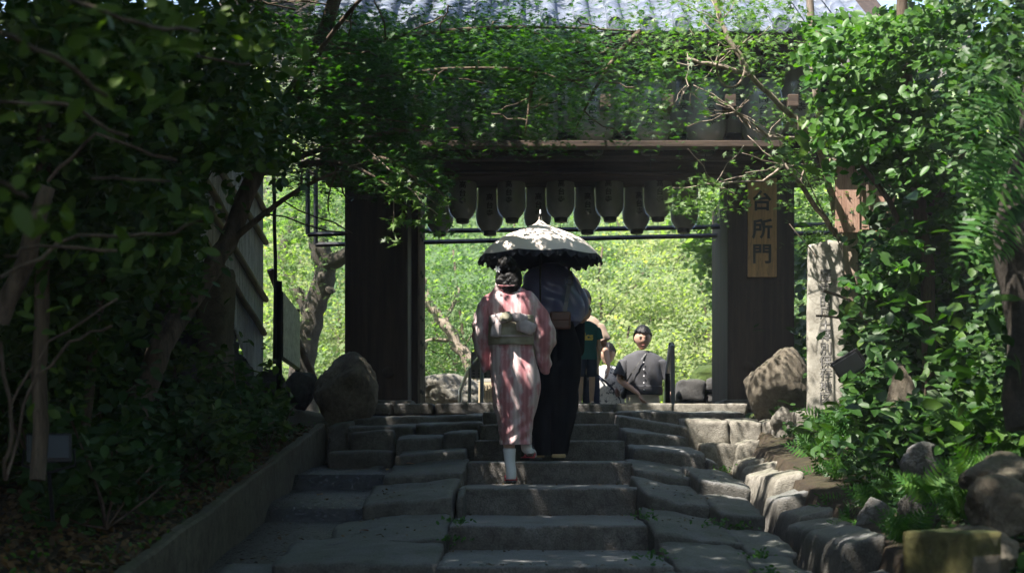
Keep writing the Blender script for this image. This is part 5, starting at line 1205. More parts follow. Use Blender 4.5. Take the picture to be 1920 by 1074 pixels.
def hair_mesh(par, c, h, fwd, mat, style='short', tilt=0):
    V = []; Q = []; nu, nv_ = 32, 20; rr = random.Random(5)
    for j in range(nv_ + 1):
        ph = math.pi * .98 * j / nv_
        for i in range(nu):
            th = 2 * math.pi * i / nu; x, y, z = math.sin(ph) * math.cos(th), math.sin(ph) * math.sin(th), math.cos(ph)
            q_ = max(0, min(1, (y + .35) / .8)); q_ = q_*q_*(3-2*q_); lim = -.5 * (1-q_) + (.44 + .10*math.sin(x*19) + .12*x) * q_
            zz = max(z, lim) if style == 'short' else max(z, lim - .35 * (1-q_))
            k = 1.035 + .04 * nz((x*3, y*3, z*3), 3, 2) + .02 * math.sin(i * 5.1)
            V.append(Vector((x * .38 * h * k, y * .45 * h * k * fwd, zz * .5 * h * k + .012*h)))
    for j in range(nv_):
        for i in range(nu): Q.append((j*nu+i, j*nu+(i+1) % nu, (j+1)*nu+(i+1) % nu, (j+1)*nu+i))
    rx = Matrix.Rotation(-tilt * fwd, 3, 'X')
    return link('hair', pymesh('hair', [rx @ v + Vector(c) for v in V], Q), par, mat)
def cloth(name, rings, mat, par, seg=48, n=5, amp=.008, fs=9, power=2.2, cap=False, seed=0, vert=True, mod=None):
    rg = smooth_rings(rings, n); V, Q = loft(rg, seg, power, cap)
    cs = [Vector(r[0]) for r in rg]; out = []
    for i, v in enumerate(V):
        ci = min(i // seg, len(cs)-1); d = (v - cs[ci]); 
        if d.length > 1e-5: d.normalize()
        q = (v.x*fs, v.y*fs, v.z*fs*(.35 if vert else 1))
        a = noise.noise(Vector(q) + Vector((seed, 0, 0))) + .5 * noise.noise(Vector(q) * 2.3 + Vector((0, seed, 0)))
        v = v + d * amp * a
        if mod: v = mod(v, i // seg, i % seg)
        out.append(v)
    o = link(name, pymesh(name, out, Q), par, mat)
    sm = o.modifiers.new('thick', 'SOLIDIFY'); sm.thickness = .004
    return o
# ---- kimono cloth: soft vertical stripes with a tie-dyed bleed, in the cloth's own coordinates
def m_kimono():
    m, nt, out = new_mat('striped_kimono'); v = nt.nodes.new('ShaderNodeTexCoord').outputs['Object']
    sp = nt.nodes.new('ShaderNodeSeparateXYZ'); L(nt, v, sp.inputs[0])
    wob_ = nt.nodes.new('ShaderNodeTexNoise'); wob_.inputs['Scale'].default_value = 9; wob_.inputs['Detail'].default_value = 4; L(nt, v, wob_.inputs['Vector'])
    ma = nt.nodes.new('ShaderNodeMath'); ma.operation = 'MULTIPLY_ADD'; L(nt, wob_.outputs['Fac'], ma.inputs[0]); ma.inputs[1].default_value = .06; L(nt, sp.outputs[0], ma.inputs[2])
    sc = nt.nodes.new('ShaderNodeMath'); sc.operation = 'MULTIPLY'; L(nt, ma.outputs[0], sc.inputs[0]); sc.inputs[1].default_value = 44
    si = nt.nodes.new('ShaderNodeMath'); si.operation = 'SINE'; L(nt, sc.outputs[0], si.inputs[0])
    mp = nt.nodes.new('ShaderNodeMapping'); mp.inputs['Scale'].default_value = (30, 12, 9); L(nt, v, mp.inputs[0])
    bl = noise_n(nt, mp.outputs[0], 1.0, 4, .6)
    ad = nt.nodes.new('ShaderNodeMath'); ad.operation = 'MULTIPLY_ADD'; L(nt, si.outputs[0], ad.inputs[0]); ad.inputs[1].default_value = .19; L(nt, bl, ad.inputs[2])
    pw = noise_n(nt, v, 7, 3, .5)
    a2 = nt.nodes.new('ShaderNodeMath'); a2.operation = 'MULTIPLY_ADD'; L(nt, pw, a2.inputs[0]); a2.inputs[1].default_value = .75; L(nt, ad.outputs[0], a2.inputs[2])
    c = ramp(nt, a2.outputs[0], [(.72, (.48, .21, .23)), (.84, (.55, .31, .33)), (.93, (.61, .43, .44)), (1.0, (.63, .51, .51))])
    # fine dark and light warp threads
    s2 = nt.nodes.new('ShaderNodeMath'); s2.operation = 'MULTIPLY'; L(nt, sp.outputs[0], s2.inputs[0]); s2.inputs[1].default_value = 190
    s3 = nt.nodes.new('ShaderNodeMath'); s3.operation = 'SINE'; L(nt, s2.outputs[0], s3.inputs[0])
    c = mixc(nt, c, ramp(nt, s3.outputs[0], [(.0, (.62, .55, .55)), (.25, (1, 1, 1))]), .4, 'MULTIPLY')
    fine = noise_n(nt, v, 260, 2)
    finish(nt, out, c, .85, bump(nt, fine, .25, .003), .2); return m
M['kimono'] = m_kimono()
M['obi'] = m_plain('olive_grey_obi', (.33, .31, .235), .8, 0, .25, 12, .2, .3)
M['bow'] = m_plain('mauve_grey_bow', (.46, .39, .39), .75, 0, .2, 14, .2, .3)
M['sock'] = m_plain('white_sock', (.72, .72, .75), .9, 0, .05)
M['red'] = m_plain('red_strap', (.35, .03, .04), .6)
M['sole'] = m_plain('straw_sole', (.42, .30, .15), .8)
wo = empty('person', P(965, 905, 10.45), 'woman in a pink and white striped kimono climbing the steps under a frilled parasol', 'person')
K = 10.45 / F
def lx(px, c=965): return (px - c) * K
def lz(py, b=905): return (b - py) * K
def ring(pl, pr, py, y=0, dp=.11, tilt=0): 
    a, b = lx(pl), lx(pr); return ((a+b)/2, y, lz(py)), ((b-a)/2, 0, tilt), (0, dp, 0)
hc, s = body(wo, 1.60, [((-.16, .02, 1.30), (-.27, .05, 1.06), (-.22, .28, 1.02), (.3, 1, -.1), (1, 0, 0)), ((.15, .02, 1.30), (.25, .10, 1.12), (.195, .30, 1.27), (0, .5, .8), (-1, .2, 0))],
     [((-.03, 0, .80), (-.05, .05, .46), (-.035, 0, .10), (-.03, .15, .04)), ((.08, .02, .80), (.10, .22, .56), (.085, .16, .27), (.15, .34, .20))], 1, head=(-.045, .06, 1.52), tilt=.25)
hr_ = hair_mesh(wo, (-.045, .06, 1.535), .26, 1, M['hair'], 'up')
bun = link('hair_bun', rock_mesh('hair_bun', (.085, .07, .07), 3, 6, 4, .22), wo, M['hair']); bun.location = (-.05, -.045, 1.50)
bun = link('hair_bun', rock_mesh('hair_bun', (.07, .06, .07), 6, 6, 4, .25), wo, M['hair']); bun.location = (-.055, -.03, 1.62)
bun = link('hair_bun', rock_mesh('hair_bun', (.066, .05, .05), 8, 6, 4, .2), wo, M['hair']); bun.location = (-.05, -.045, 1.455)
V = []; Q = []
for k in range(6):
    a = k * math.pi / 3; v = [(0, -.004, 0), (.018*math.cos(a-.4), -.012, .018*math.sin(a-.4)), (.03*math.cos(a), -.006, .03*math.sin(a)), (.018*math.cos(a+.4), -.012, .018*math.sin(a+.4))]; o_ = len(V); V += v; Q += [(o_, o_+1, o_+2, o_+3)]
fl_ = link('hair_flower', pymesh('hair_flower', V, Q), wo, M['sock']); fl_.location = (-.128, -.06, 1.60)
def drape(v, i, k):
    # diagonal pull folds below the knee
    t = max(0, min(1, (.62 - v.z) / .3)); f = math.sin((v.z * 1.0 - v.x * .75) * 62 + 1.5 * noise.noise(v * 5)) * .0085 * t
    f += .006 * math.sin(v.x * 60 + v.z * 8) * (1 - t); return v + Vector((0, -f * 1.2 if v.y < 0 else f, 0)) + Vector((f * .3, 0, 0))
cloth('kimono_skirt', [ring(920, 1000, 655, 0, .115), ring(919, 1006, 680, 0, .135), ring(921, 1012, 705, 0, .15), ring(923, 1014, 730, .01, .155), ring(925, 1006, 760, .03, .15), ring(932, 999, 785, .05, .14), ring(936, 997, 810, .07, .14), ring(939, 996, 833, .08, .145)], M['kimono'], wo, 84, 10, .007, 8, 2.3, seed=3, mod=drape)
cloth('kimono_back', [ring(919, 1001, 664, 0, .118), ring(917, 1000, 640, 0, .115), ring(914, 1003, 610, 0, .12), ring(908, 1010, 585, 0, .12), ring(906, 1012, 566, 0, .11), ring(913, 1003, 554, .0, .09), ring(922, 988, 545, .01, .07), ring(927, 976, 538, .01, .06)], M['kimono'], wo, 64, 7, .006, 9, 2.4, seed=4)
cloth('collar', [((-.055, .0, 1.435), (.115, 0, 0), (0, .072, 0)), ((-.055, -.012, 1.47), (.098, 0, 0), (0, .08, .01)), ((-.055, -.028, 1.50), (.092, 0, 0), (0, .085, .03))], M['kimono'], wo, 40, 4, .002, 6, 2.0, seed=5)
# sleeves: arm tube that opens into a long hanging bag
def full_sleeve(rows, seed):
    rg_ = [(((a_+b_)/2, y_, z_), ((b_-a_)/2, 0, 0), (0, dp_, 0)) for z_, a_, b_, y_, dp_ in rows]
    return cloth('sleeve', rg_, M['kimono'], wo, 56, 7, .010, 8, 2.3, cap=True, seed=seed, vert=True, mod=lambda v, i, k: v + Vector((.004*math.sin(v.z*70 + v.x*50), -.006*math.sin(v.z*38 - v.x*40 + seed), 0)))
full_sleeve([(1.43, -.17, -.07, .02, .06), (1.387, -.245, -.10, .02, .085), (1.266, -.30, -.13, .03, .10), (1.146, -.318, -.155, .05, .105), (1.065, -.31, -.15, .08, .10), (.985, -.292, -.13, .10, .085), (.905, -.262, -.155, .10, .06), (.86, -.248, -.19, .10, .035), (.838, -.24, -.23, .10, .01)], 11)
full_sleeve([(1.445, .04, .12, .02, .055), (1.40, .06, .165, .02, .08), (1.347, .08, .205, .02, .095), (1.266, .11, .255, .03, .105), (1.186, .125, .292, .04, .115), (1.105, .13, .312, .06, .12), (1.035, .14, .30, .08, .11), (.985, .155, .268, .09, .085), (.905, .172, .278, .09, .06), (.85, .195, .268, .09, .035), (.825, .225, .25, .09, .01)], 12)
# obi and bow
cloth('obi', [ring(916, 1001, 648, -.004, .138), ring(915, 1002, 630, -.004, .14), ring(914, 1004, 610, -.004, .142), ring(913, 1005, 593, -.004, .142)], M['obi'], wo, 64, 5, .004, 6, 2.3, seed=6, mod=lambda v, i, k: v + Vector((0, -.004 * math.sin(v.z * 150), 0)))
def pillow(name, c, rx, ry, rz, rot, mat, seed, amp=.012, pinch=0):
    V = []; Q = []; nu, nv_ = 36, 18
    rm = Matrix.Rotation(rot, 3, 'Y')
    for j in range(nv_ + 1):
        ph = math.pi * j / nv_
        for i in range(nu):
            th = 2*math.pi*i/nu; p = .55
            f = lambda q: math.copysign(abs(q) ** p, q)
            v = Vector((f(math.sin(ph)) * f(math.cos(th)) * rx, math.sin(ph) * math.sin(th) * ry, f(math.cos(ph)) * rz))
            v.x *= 1 - pinch * (v.z / rz + 1) / 2
            v += v.normalized() * amp * (nz(v, 22, seed) + .5 * nz(v, 50, seed)) + Vector((0, -.008 * math.sin(v.x * 110 + v.z * 30), 0))
            V.append(rm @ v + Vector(c))
    for j in range(nv_):
        for i in range(nu): Q.append((j*nu+i, j*nu+(i+1) % nu, (j+1)*nu+(i+1) % nu, (j+1)*nu+i))
    return link(name, pymesh(name, V, Q), wo, mat)
pillow('bow_loop', (lx(973), -.19, lz(601)), .062, .035, .040, .15, M['bow'], 1)
pillow('bow_tail', (lx(986), -.205, lz(617)), .072, .022, .048, .32, M['bow'], 2, .006)
pillow('bow_loop', (lx(935), -.18, lz(601)), .068, .032, .038, -.2, M['bow'], 3)
pillow('bow_tail', (lx(931), -.195, lz(620)), .045, .022, .066, .18, M['bow'], 4, .008, .3)
pillow('bow_knot', (lx(949), -.20, lz(598)), .042, .03, .036, 0, M['obi'], 5)
box('obi_cord', lx(921), lx(998), -.152, -.142, lz(634), lz(631), M['bow'], wo, .002)
# legs: socks and sandals
cloth('sock', [((lx(955), .0, .262), (.046, 0, 0), (0, .046, 0)), ((lx(956), .0, .16), (.037, 0, 0), (0, .040, 0)), ((lx(958), .0, .10), (.036, 0, 0), (0, .044, 0)), ((lx(958), .01, .05), (.037, 0, 0), (0, .056, 0)), ((lx(958), .03, .024), (.034, 0, 0), (0, .07, 0))], M['sock'], wo, 28, 5, .001, 6, 2, True)
tube('toe', [(lx(958), 0, .045), (lx(958), .10, .045), (lx(959), .17, .034)], [.03, .036, .024], M['sock'], wo, 14)
cloth('sock', [((.085, .155, .365), (.045, 0, 0), (0, .045, 0)), ((.088, .16, .30), (.038, 0, 0), (0, .042, 0)), ((.095, .17, .25), (.038, 0, 0), (0, .052, 0)), ((.115, .20, .225), (.036, 0, 0), (0, .07, 0))], M['sock'], wo, 28, 5, .001, 6, 2, True)
tube('toe', [(.10, .17, .245), (.135, .27, .225), (.15, .33, .205)], [.03, .034, .022], M['sock'], wo, 14)
def sandal(c, ang, up, tiltx=0):
    bm = bmesh.new(); add_box(bm, -.042, .042, -.09, .15, 0, .022, .009)
    o = link('sandal', bmmesh(bm, 'sandal', False), wo, M['black']); o.location = c; o.rotation_euler = (tiltx, 0, ang)
    link('strap', pymesh('strap', *tube_arr([(-.04, -.02, .02), (-.036, .02, .05), (0, .07, .078), (.036, .02, .05), (.04, -.02, .02)], .009, 8)), o, M['red'])
    link('heel_rim', pymesh('heel_rim', *tube_arr([(-.043, -.02, .022), (-.036, -.07, .024), (0, -.092, .025), (.036, -.07, .024), (.043, -.02, .022)], .006, 6)), o, M['red'])
sandal((lx(958), .02, .0), 0, 0); sandal((.115, .21, .168), -.45, 0, 0)
# ---- parasol, held by the woman
pa = empty('parasol', P(1012, 560, 10.78), 'cream bell-shaped parasol with a black scalloped frill held over the couple', 'parasol')
U = 10.9 / F
pf = [(0, 399), (2, 405), (5, 414), (13, 421), (36, 431), (62, 441), (83, 452), (98, 464), (107, 474), (112, 482)]
rgs = []
for r_, py in pf:
    rgs.append(((ZX(1013, 10.9), 10.9, ZZ(py, 10.9)), (max(.0015, r_*U), 0, 0), (0, max(.0015, r_*U), 0)))
rg = smooth_rings(rgs, 5); seg = 96; V = []; Q = []
for i, (c, a, b) in enumerate(rg):
    r_ = a.x; t = r_ / (112*U)
    for k in range(seg):
        th = 2*math.pi*k/seg; rib = abs(math.cos(th*4)) ; q = r_ * (1 + .035 * t * (rib - .6)); 
        z = c.z - .018 * t * t * rib
        if i == len(rg)-1: z -= .012 * abs(math.sin(th * 16))
        V.append((c.x + q*math.cos(th), c.y + q*math.sin(th), z))
for i in range(len(rg)-1):
    for k in range(seg): Q.append((i*seg+k, i*seg+(k+1) % seg, (i+1)*seg+(k+1) % seg, (i+1)*seg+k))
M['parasol'] = m_plain('cream_cloth', (.66, .58, .52), .85, 0, .05, 3, .2, .1)
can = child(link('canopy', pymesh('canopy', V, Q), None, M['parasol']), pa)
M['lining'] = m_plain('black_lining', (.010, .010, .018), .8)
Vi = [(x, y, z - .006) for x, y, z in V]; child(link('lining', pymesh('lining', Vi, [tuple(reversed(q)) for q in Q]), None, M['lining']), pa)
V = []; Q = []; c0 = rg[-1][0]; R0 = rg[-1][1].x; seg = 384
for j in range(5):
    for k in range(seg):
        th = 2*math.pi*k/seg; rib = abs(math.cos(th*4)); t = j / 4; sc_ = abs(math.sin(th * 16))
        q = R0 * (1 + .035 * (rib - .6)) + .004 + t * (.006 + .008 * math.sin(th * 48)); z = c0.z - .018*rib + .006 - t * (.022 + .030 * sc_) + .004 * math.sin(th * 96) * t
        V.append((c0.x + q*math.cos(th), c0.y + q*math.sin(th), z))
for j in range(4):
    for k in range(seg): Q.append((j*seg+k, j*seg+(k+1) % seg, (j+1)*seg+(k+1) % seg, (j+1)*seg+k))
child(link('frill', pymesh('frill', V, Q), None, M['lining']), pa)
child(tube('shaft', [(ZX(1013, 10.9), 10.9, ZZ(401, 10.9)), (ZX(1013, 10.8), 10.80, ZZ(500, 10.8)), (ZX(1013, 10.76), 10.76, ZZ(600, 10.76))], .007, M['black'], None, 8), pa)
child(tube('finial', [(ZX(1013, 10.9), 10.9, ZZ(402, 10.9)), (ZX(1013, 10.9), 10.9, ZZ(393, 10.9))], [.006, .003], M['sock'], None, 8), pa)
for k in range(8):
    th = 2*math.pi*k/8; c = Vector((ZX(1013, 10.9), 10.9, 0))
    child(tube('rib', [c + Vector((.02*math.cos(th), .02*math.sin(th), ZZ(430, 10.9))), c + Vector((R0*.6*math.cos(th), R0*.6*math.sin(th), ZZ(448, 10.9))), c + Vector((R0*.99*math.cos(th), R0*.99*math.sin(th), ZZ(485, 10.9)))], .004, M['black'], None, 5), pa)

# ---- man beside her
M['shirt'] = m_plain('blue_grey_satin', (.11, .12, .235), .36, 0, .2, 5, .6, .1)
M['trouser'] = m_plain('black_trousers', (.005, .0055, .009), .9, 0, .3, 9, .15, .2)
M['brown'] = m_plain('brown_leather', (.12, .05, .035), .5, 0, .3, 12)
ma = empty('person', P(1040, 858, 11.35), 'man in a blue-grey satin shirt and wide black trousers climbing beside the kimono', 'person')
K2 = 11.35 / F
def mx_(px): return (px - 1040) * K2
def mz(py): return (858 - py) * K2
def rg2(pl, pr, py, y=0, dp=.13): return ((mx_(pl)+mx_(pr))/2, y, mz(py)), ((mx_(pr)-mx_(pl))/2, 0, 0), (0, dp, 0)
body(ma, 1.80, [((-.19, .02, 1.46), (-.29, .05, 1.17), (-.15, .25, 1.12), (.5, 1, .1), (1, 0, 0)), ((.16, .02, 1.46), (.25, .03, 1.16), (.14, .27, 1.10), (-.3, 1, 0), (-1, 0, 0))],
     [((-.10, 0, .92), (-.12, .03, .5), (-.14, .0, .09), (-.14, .17, .04)), ((.08, 0, .92), (.04, .02, .5), (.03, -.02, .09), (.03, .15, .04))], 1, hip=.95, tilt=.2, head=(-.03, .06, 1.70))
hair_mesh(ma, (-.03, .06, 1.712), .245, 1, M['hair'])
cloth('shirt', [rg2(1012, 1090, 604, 0, .13), rg2(998, 1095, 592, 0, .16), rg2(990, 1098, 575, 0, .165), rg2(984, 1094, 555, 0, .16), rg2(980, 1085, 535, 0, .15), rg2(980, 1079, 518, .01, .13), rg2(992, 1070, 506, .01, .10), rg2(1010, 1060, 498, .02, .07)], M['shirt'], ma, 90, 9, .022, 5.5, 2.4, seed=21, vert=True, mod=lambda v, i, k: v + Vector((0, .010 * math.sin(v.z * 34 + v.x * 26 + 2 * noise.noise(v * 6)) * (1 if v.y < 0 else 0), 0)))
cloth('collar', [((-.02, .02, mz(500)), (.09, 0, 0), (0, .075, 0)), ((-.02, .02, mz(494)), (.078, 0, 0), (0, .07, 0))], M['shirt'], ma, 32, 3, .001, 5, 2)
for s_, (pe, ps) in ((1, (1091, 1078)), (-1, (972, 988))):
    cloth('sleeve', [((mx_(ps)-s_*.03, .02, mz(516)), (.02, 0, -.07*s_), (0, .085, 0)), ((mx_(ps)+s_*.02, .02, mz(535)), (.055, 0, -.05*s_), (0, .09, 0)), ((mx_(pe)-s_*.01, .03, mz(560)), (.065, 0, -.02), (0, .10, 0)), ((mx_(pe)-s_*.015, .05, mz(585)), (.068, 0, 0), (0, .10, 0)), ((mx_(pe)-s_*.04, .10, mz(598)), (.06, 0, .03), (0, .07, .04)), ((mx_(pe)-s_*.08, .20, mz(600)), (.04, 0, 0), (0, .0, .05))], M['shirt'], ma, 48, 7, .014, 8, 2.2, cap=True, seed=30+s_)
cloth('trousers', [rg2(1012, 1072, 600, 0, .13), rg2(1008, 1078, 620, 0, .14), rg2(1004, 1086, 650, 0, .16), rg2(1002, 1088, 690, 0, .165), rg2(1001, 1085, 720, 0, .16), rg2(999, 1080, 760, .01, .15), rg2(996, 1073, 800, .02, .14), rg2(992, 1064, 838, .02, .13), rg2(991, 1061, 853, .02, .125)], M['trouser'], ma, 96, 7, .012, 8, 2.3, seed=40, mod=lambda v, i, k: v + Vector((0, (.05 * math.exp(-((v.x + .03) / .018) ** 2) * min(1, max(0, (.5 - v.z) / .2)) if v.y < 0 else 0) + .007 * math.sin(v.x * 75), 0)))
cloth('trouser_leg', [((mx_(1062), 0, mz(725)), (.10, 0, 0), (0, .13, 0)), ((mx_(1062), 0, mz(760)), (.092, 0, 0), (0, .12, 0)), ((mx_(1056), 0, mz(800)), (.083, 0, 0), (0, .11, 0)), ((mx_(1050), 0, mz(835)), (.072, 0, 0), (0, .105, 0)), ((mx_(1047), 0, mz(853)), (.066, 0, 0), (0, .10, 0))], M['trouser'], ma, 48, 7, .010, 8, 2.2, seed=41)
cloth('trouser_leg', [((mx_(1022), .03, mz(725)), (.10, 0, 0), (0, .13, 0)), ((mx_(1020), .04, mz(760)), (.094, 0, 0), (0, .12, 0)), ((mx_(1015), .05, mz(800)), (.086, 0, 0), (0, .12, 0)), ((mx_(1010), .05, mz(835)), (.080, 0, 0), (0, .11, 0)), ((mx_(1008), .05, mz(848)), (.076, 0, 0), (0, .11, 0))], M['trouser'], ma, 48, 7, .010, 8, 2.2, seed=42)
for px, y in ((1047, -.02), (1008, .04)):
    bm = bmesh.new(); add_box(bm, -.055, .055, -.10, .17, 0, .03, .012); o = link('shoe_sole', bmmesh(bm, 'shoe_sole'), ma, M['sole']); o.location = (mx_(px), y, .002 if px > 1030 else .004)
    bm = bmesh.new(); add_box(bm, -.045, .045, -.075, .16, .03, .085, .025); o = link('shoe', bmmesh(bm, 'shoe'), ma, M['black']); o.location = (mx_(px), y, 0)
# shoulder strap with buckle
def ribbon(name, pts, w, mat, par, th=.004, side=(1, 0, 0)):
    V = []; Q = []; sd_ = Vector(side) * w / 2
    for p in pts:
        p = Vector(p); V += [p - sd_, p + sd_, p + sd_ + Vector((0, th, 0)), p - sd_ + Vector((0, th, 0))]
    for i in range(len(pts)-1):
        for k in range(4): Q.append((4*i+k, 4*i+(k+1) % 4, 4*i+4+(k+1) % 4, 4*i+4+k))
    Q += [(0, 1, 2, 3), tuple(4*(len(pts)-1)+k for k in (3, 2, 1, 0))]
    return link(name, pymesh(name, V, Q, False), par, mat)
M['strap'] = m_plain('grey_strap', (.15, .16, .2), .4)
sb_ = empty('shoulder_bag', P(1050, 610, 11.2), 'brown leather bag on a grey buckled strap slung across the satin shirt', 'bag')
for q in [ribbon('strap', [P(1069, 508, 11.27), P(1070, 516, 11.20), P(1068, 530, 11.17), P(1065, 548, 11.145), P(1062, 566, 11.13), P(1058, 590, 11.14)], .034, M['strap'], None), ]:
    child(q, sb_)
bk_ = P(1067, 528, 11.16)
for a, b, c, d in ((-.028, .028, .018, .026), (-.028, .028, -.026, -.018), (-.028, -.020, -.018, .018), (.020, .028, -.018, .018)):
    child(box('buckle', bk_.x+a, bk_.x+b, bk_.y-.012, bk_.y-.004, bk_.z+c, bk_.z+d, M['black'], None, .001), sb_)
bm = bmesh.new(); add_box(bm, ZX(1031, 11.15), ZX(1070, 11.15), 11.13, 11.21, ZZ(617, 11.15), ZZ(584, 11.15), .02); child(link('pouch', bmmesh(bm, 'pouch', True), None, M['brown']), sb_)
bm = bmesh.new(); add_box(bm, ZX(1033, 11.15), ZX(1068, 11.15), 11.118, 11.135, ZZ(601, 11.15), ZZ(585, 11.15), .008); child(link('flap', bmmesh(bm, 'flap', True), None, M['brown']), sb_)
cb = empty('cloth_bag', P(1080, 660, 11.5), 'black cloth bag hanging from the right arm of the man in the satin shirt', 'bag')
Z0 = Vector((0, 0, 0)); rr_ = [((ZX(1084, 11.5), 11.5, ZZ(572, 11.5)), (.05, 0, 0), (0, .04, 0)), ((ZX(1082, 11.5), 11.5, ZZ(600, 11.5)), (.065, 0, 0), (0, .06, 0)), ((ZX(1081, 11.5), 11.5, ZZ(635, 11.5)), (.068, 0, 0), (0, .07, 0)), ((ZX(1081, 11.5), 11.5, ZZ(660, 11.5)), (.06, 0, 0), (0, .06, 0)), ((ZX(1082, 11.5), 11.5, ZZ(670, 11.5)), (.02, 0, 0), (0, .03, 0))]
o = cloth('sack', rr_, M['trouser'], None, 36, 6, .012, 9, 2.3, True, 50); child(o, cb)
child(tube('handle', [P(1078, 580, 11.46), P(1080, 560, 11.44), P(1090, 556, 11.5), P(1094, 580, 11.54)], .008, M['black'], None, 6), cb)

# ---- people beyond the sill
def face_bits(par, hc, s, fwd, tilt):
    h = .235 * s; rx = Matrix.Rotation(-tilt * fwd, 3, 'X')
    def at(x, y, z): return rx @ Vector((x*h, y*h*fwd, z*h)) + hc
    for sx in (-1, 1):
        o = link('eye', pymesh('eye', *tube_arr([at(sx*.085, .385, .01), at(sx*.13, .385, .014), at(sx*.165, .36, .01)], [.003*s, .006*s, .003*s], 6)), par, M['ink'])
        o = link('eyebrow', pymesh('eyebrow', *tube_arr([at(sx*.06, .415, .085), at(sx*.13, .41, .10), at(sx*.185, .37, .085)], [.003*s, .0045*s, .002*s], 6)), par, M['hair'])
    link('mouth', pymesh('mouth', *tube_arr([at(-.085, .405, -.265), at(0, .435, -.262), at(.085, .405, -.265)], [.002*s, .005*s, .002*s], 6)), par, m_plain('lips', (.34, .12, .11), .5))
def far_person(px, Y, ztop, H, label, shirt, pants, arms, short=False, face=False, tilt=.2, rot=0, hem=.47, slv=.55, wide=1.0, hair=True, hairc=None, hs=1.1):
    x = ZX(px, Y); t = empty('person', (x, Y, ztop - H), label, 'person', rot=(0, 0, R(180 + rot)))
    s = H / 1.72; sw = .185 * s * wide
    A = []
    for i, sg_ in enumerate((1, -1)):    # person's own right is +x after the turn... local x
        el, wr, hd, pn = arms[i]; A.append(((sg_*sw, 0, .782*H), Vector(el)*s, Vector(wr)*s, hd, pn))
    hc, s = body(t, H, A, [((.09*s, 0, .50*H), (.10*s, .03*s, .27*H), (.10*s, 0, .05*H), (.11*s, .14*s, .025*H)), ((-.09*s, 0, .50*H), (-.10*s, .06*s, .27*H), (-.10*s, .02*s, .05*H), (-.11*s, .16*s, .025*H))], 1, tilt=tilt, wide=.85, neck=.055, hs=hs)
    if hair: hair_mesh(t, hc + Vector((0, -.01*s, .012*s)), .245*s*hs, 1, hairc or M['hair'], 'short', tilt)
    if face: face_bits(t, hc, s*hs, 1, tilt)
    def rr(w, z, d, y=0): return ((0, y, z*H), (w*s, 0, 0), (0, d*s, 0))
    cloth('shirt', [rr(.205*wide, hem, .14), rr(.20*wide, hem+.06, .135), rr(.195*wide, .60, .13), rr(.205*wide, .68, .135), rr(.215*wide, .745, .13), rr(.222*wide, .785, .115), rr(.19*wide, .82, .095), rr(.12, .845, .08), rr(.07, .857, .065)], shirt, t, 48, 6, .012*s, 8, 2.4, seed=px)
    for i, sg_ in enumerate((1, -1)):
        sh, el, wr, _, _ = A[i]; sh, el, wr = Vector(sh), Vector(el), Vector(wr); d = (el - sh).normalized(); a = Vector((0, 1, 0)); b = d.cross(a).normalized(); a = b.cross(d)
        p0 = sh + Vector((-sg_*.06*s, 0, .015*s)); rg_ = [(p0, b*.055*s, a*.075*s), (sh + Vector((0, 0, -.01*s)), b*.07*s, a*.08*s), (sh.lerp(el, slv), b*.078*s, a*.085*s), (sh.lerp(el, slv+.28), b*.082*s, a*.09*s)]
        cloth('sleeve', rg_, shirt, t, 28, 5, .008*s, 10, 2.1, seed=px+i)
    kz = .30 if short else .04
    cloth('waistband', [rr(.165*wide, .575, .12), rr(.175*wide, .53, .125), rr(.185*wide, .475, .13)], pants, t, 40, 4, .004, 8, 2.3)
    for sg_ in (1, -1):
        cloth('trouser_leg', [((sg_*.085*s, 0, .50*H), (.098*s, 0, 0), (0, .115*s, 0)), ((sg_*.10*s, .02*s, .40*H), (.092*s, 0, 0), (0, .10*s, 0)), ((sg_*.10*s, .03*s, (kz+.06)*H), (.085*s, 0, 0), (0, .09*s, 0)), ((sg_*.10*s, .02*s, kz*H), (.082*s, 0, 0), (0, .085*s, 0))], pants, t, 32, 5, .006*s, 9, 2.2, seed=px)
        bm = bmesh.new(); add_box(bm, sg_*.10*s-.045*s, sg_*.10*s+.045*s, -.08*s, .19*s, 0, .07*s, .02*s); link('shoe', bmmesh(bm, 'shoe'), t, M['black'])
    return t, hc, s, H
m_ds = m_plain('charcoal_shirt', (.055, .055, .062), .8, 0, .15, 10); m_cr = m_plain('cream_trousers', (.60, .53, .42), .8, 0, .06); m_tl = m_plain('teal_shirt', (.012, .085, .085), .8); m_nv = m_plain('navy_shorts', (.018, .024, .05), .8); m_bg = m_plain('beige_shirt', (.34, .25, .19), .8, 0, .1)
mw, nt, out = new_mat('floral_white_shirt'); v = coords(nt); f1 = noise_n(nt, v, 26, 3, .6); f2 = noise_n(nt, v, 55, 2)
finish(nt, out, mixc(nt, ramp(nt, f1, [(.38, (.10, .11, .13)), (.44, (.72, .71, .68))]), ramp(nt, f2, [(.36, (.35, .36, .38)), (.42, (1, 1, 1))]), .8, 'MULTIPLY'), .8); m_wh = mw
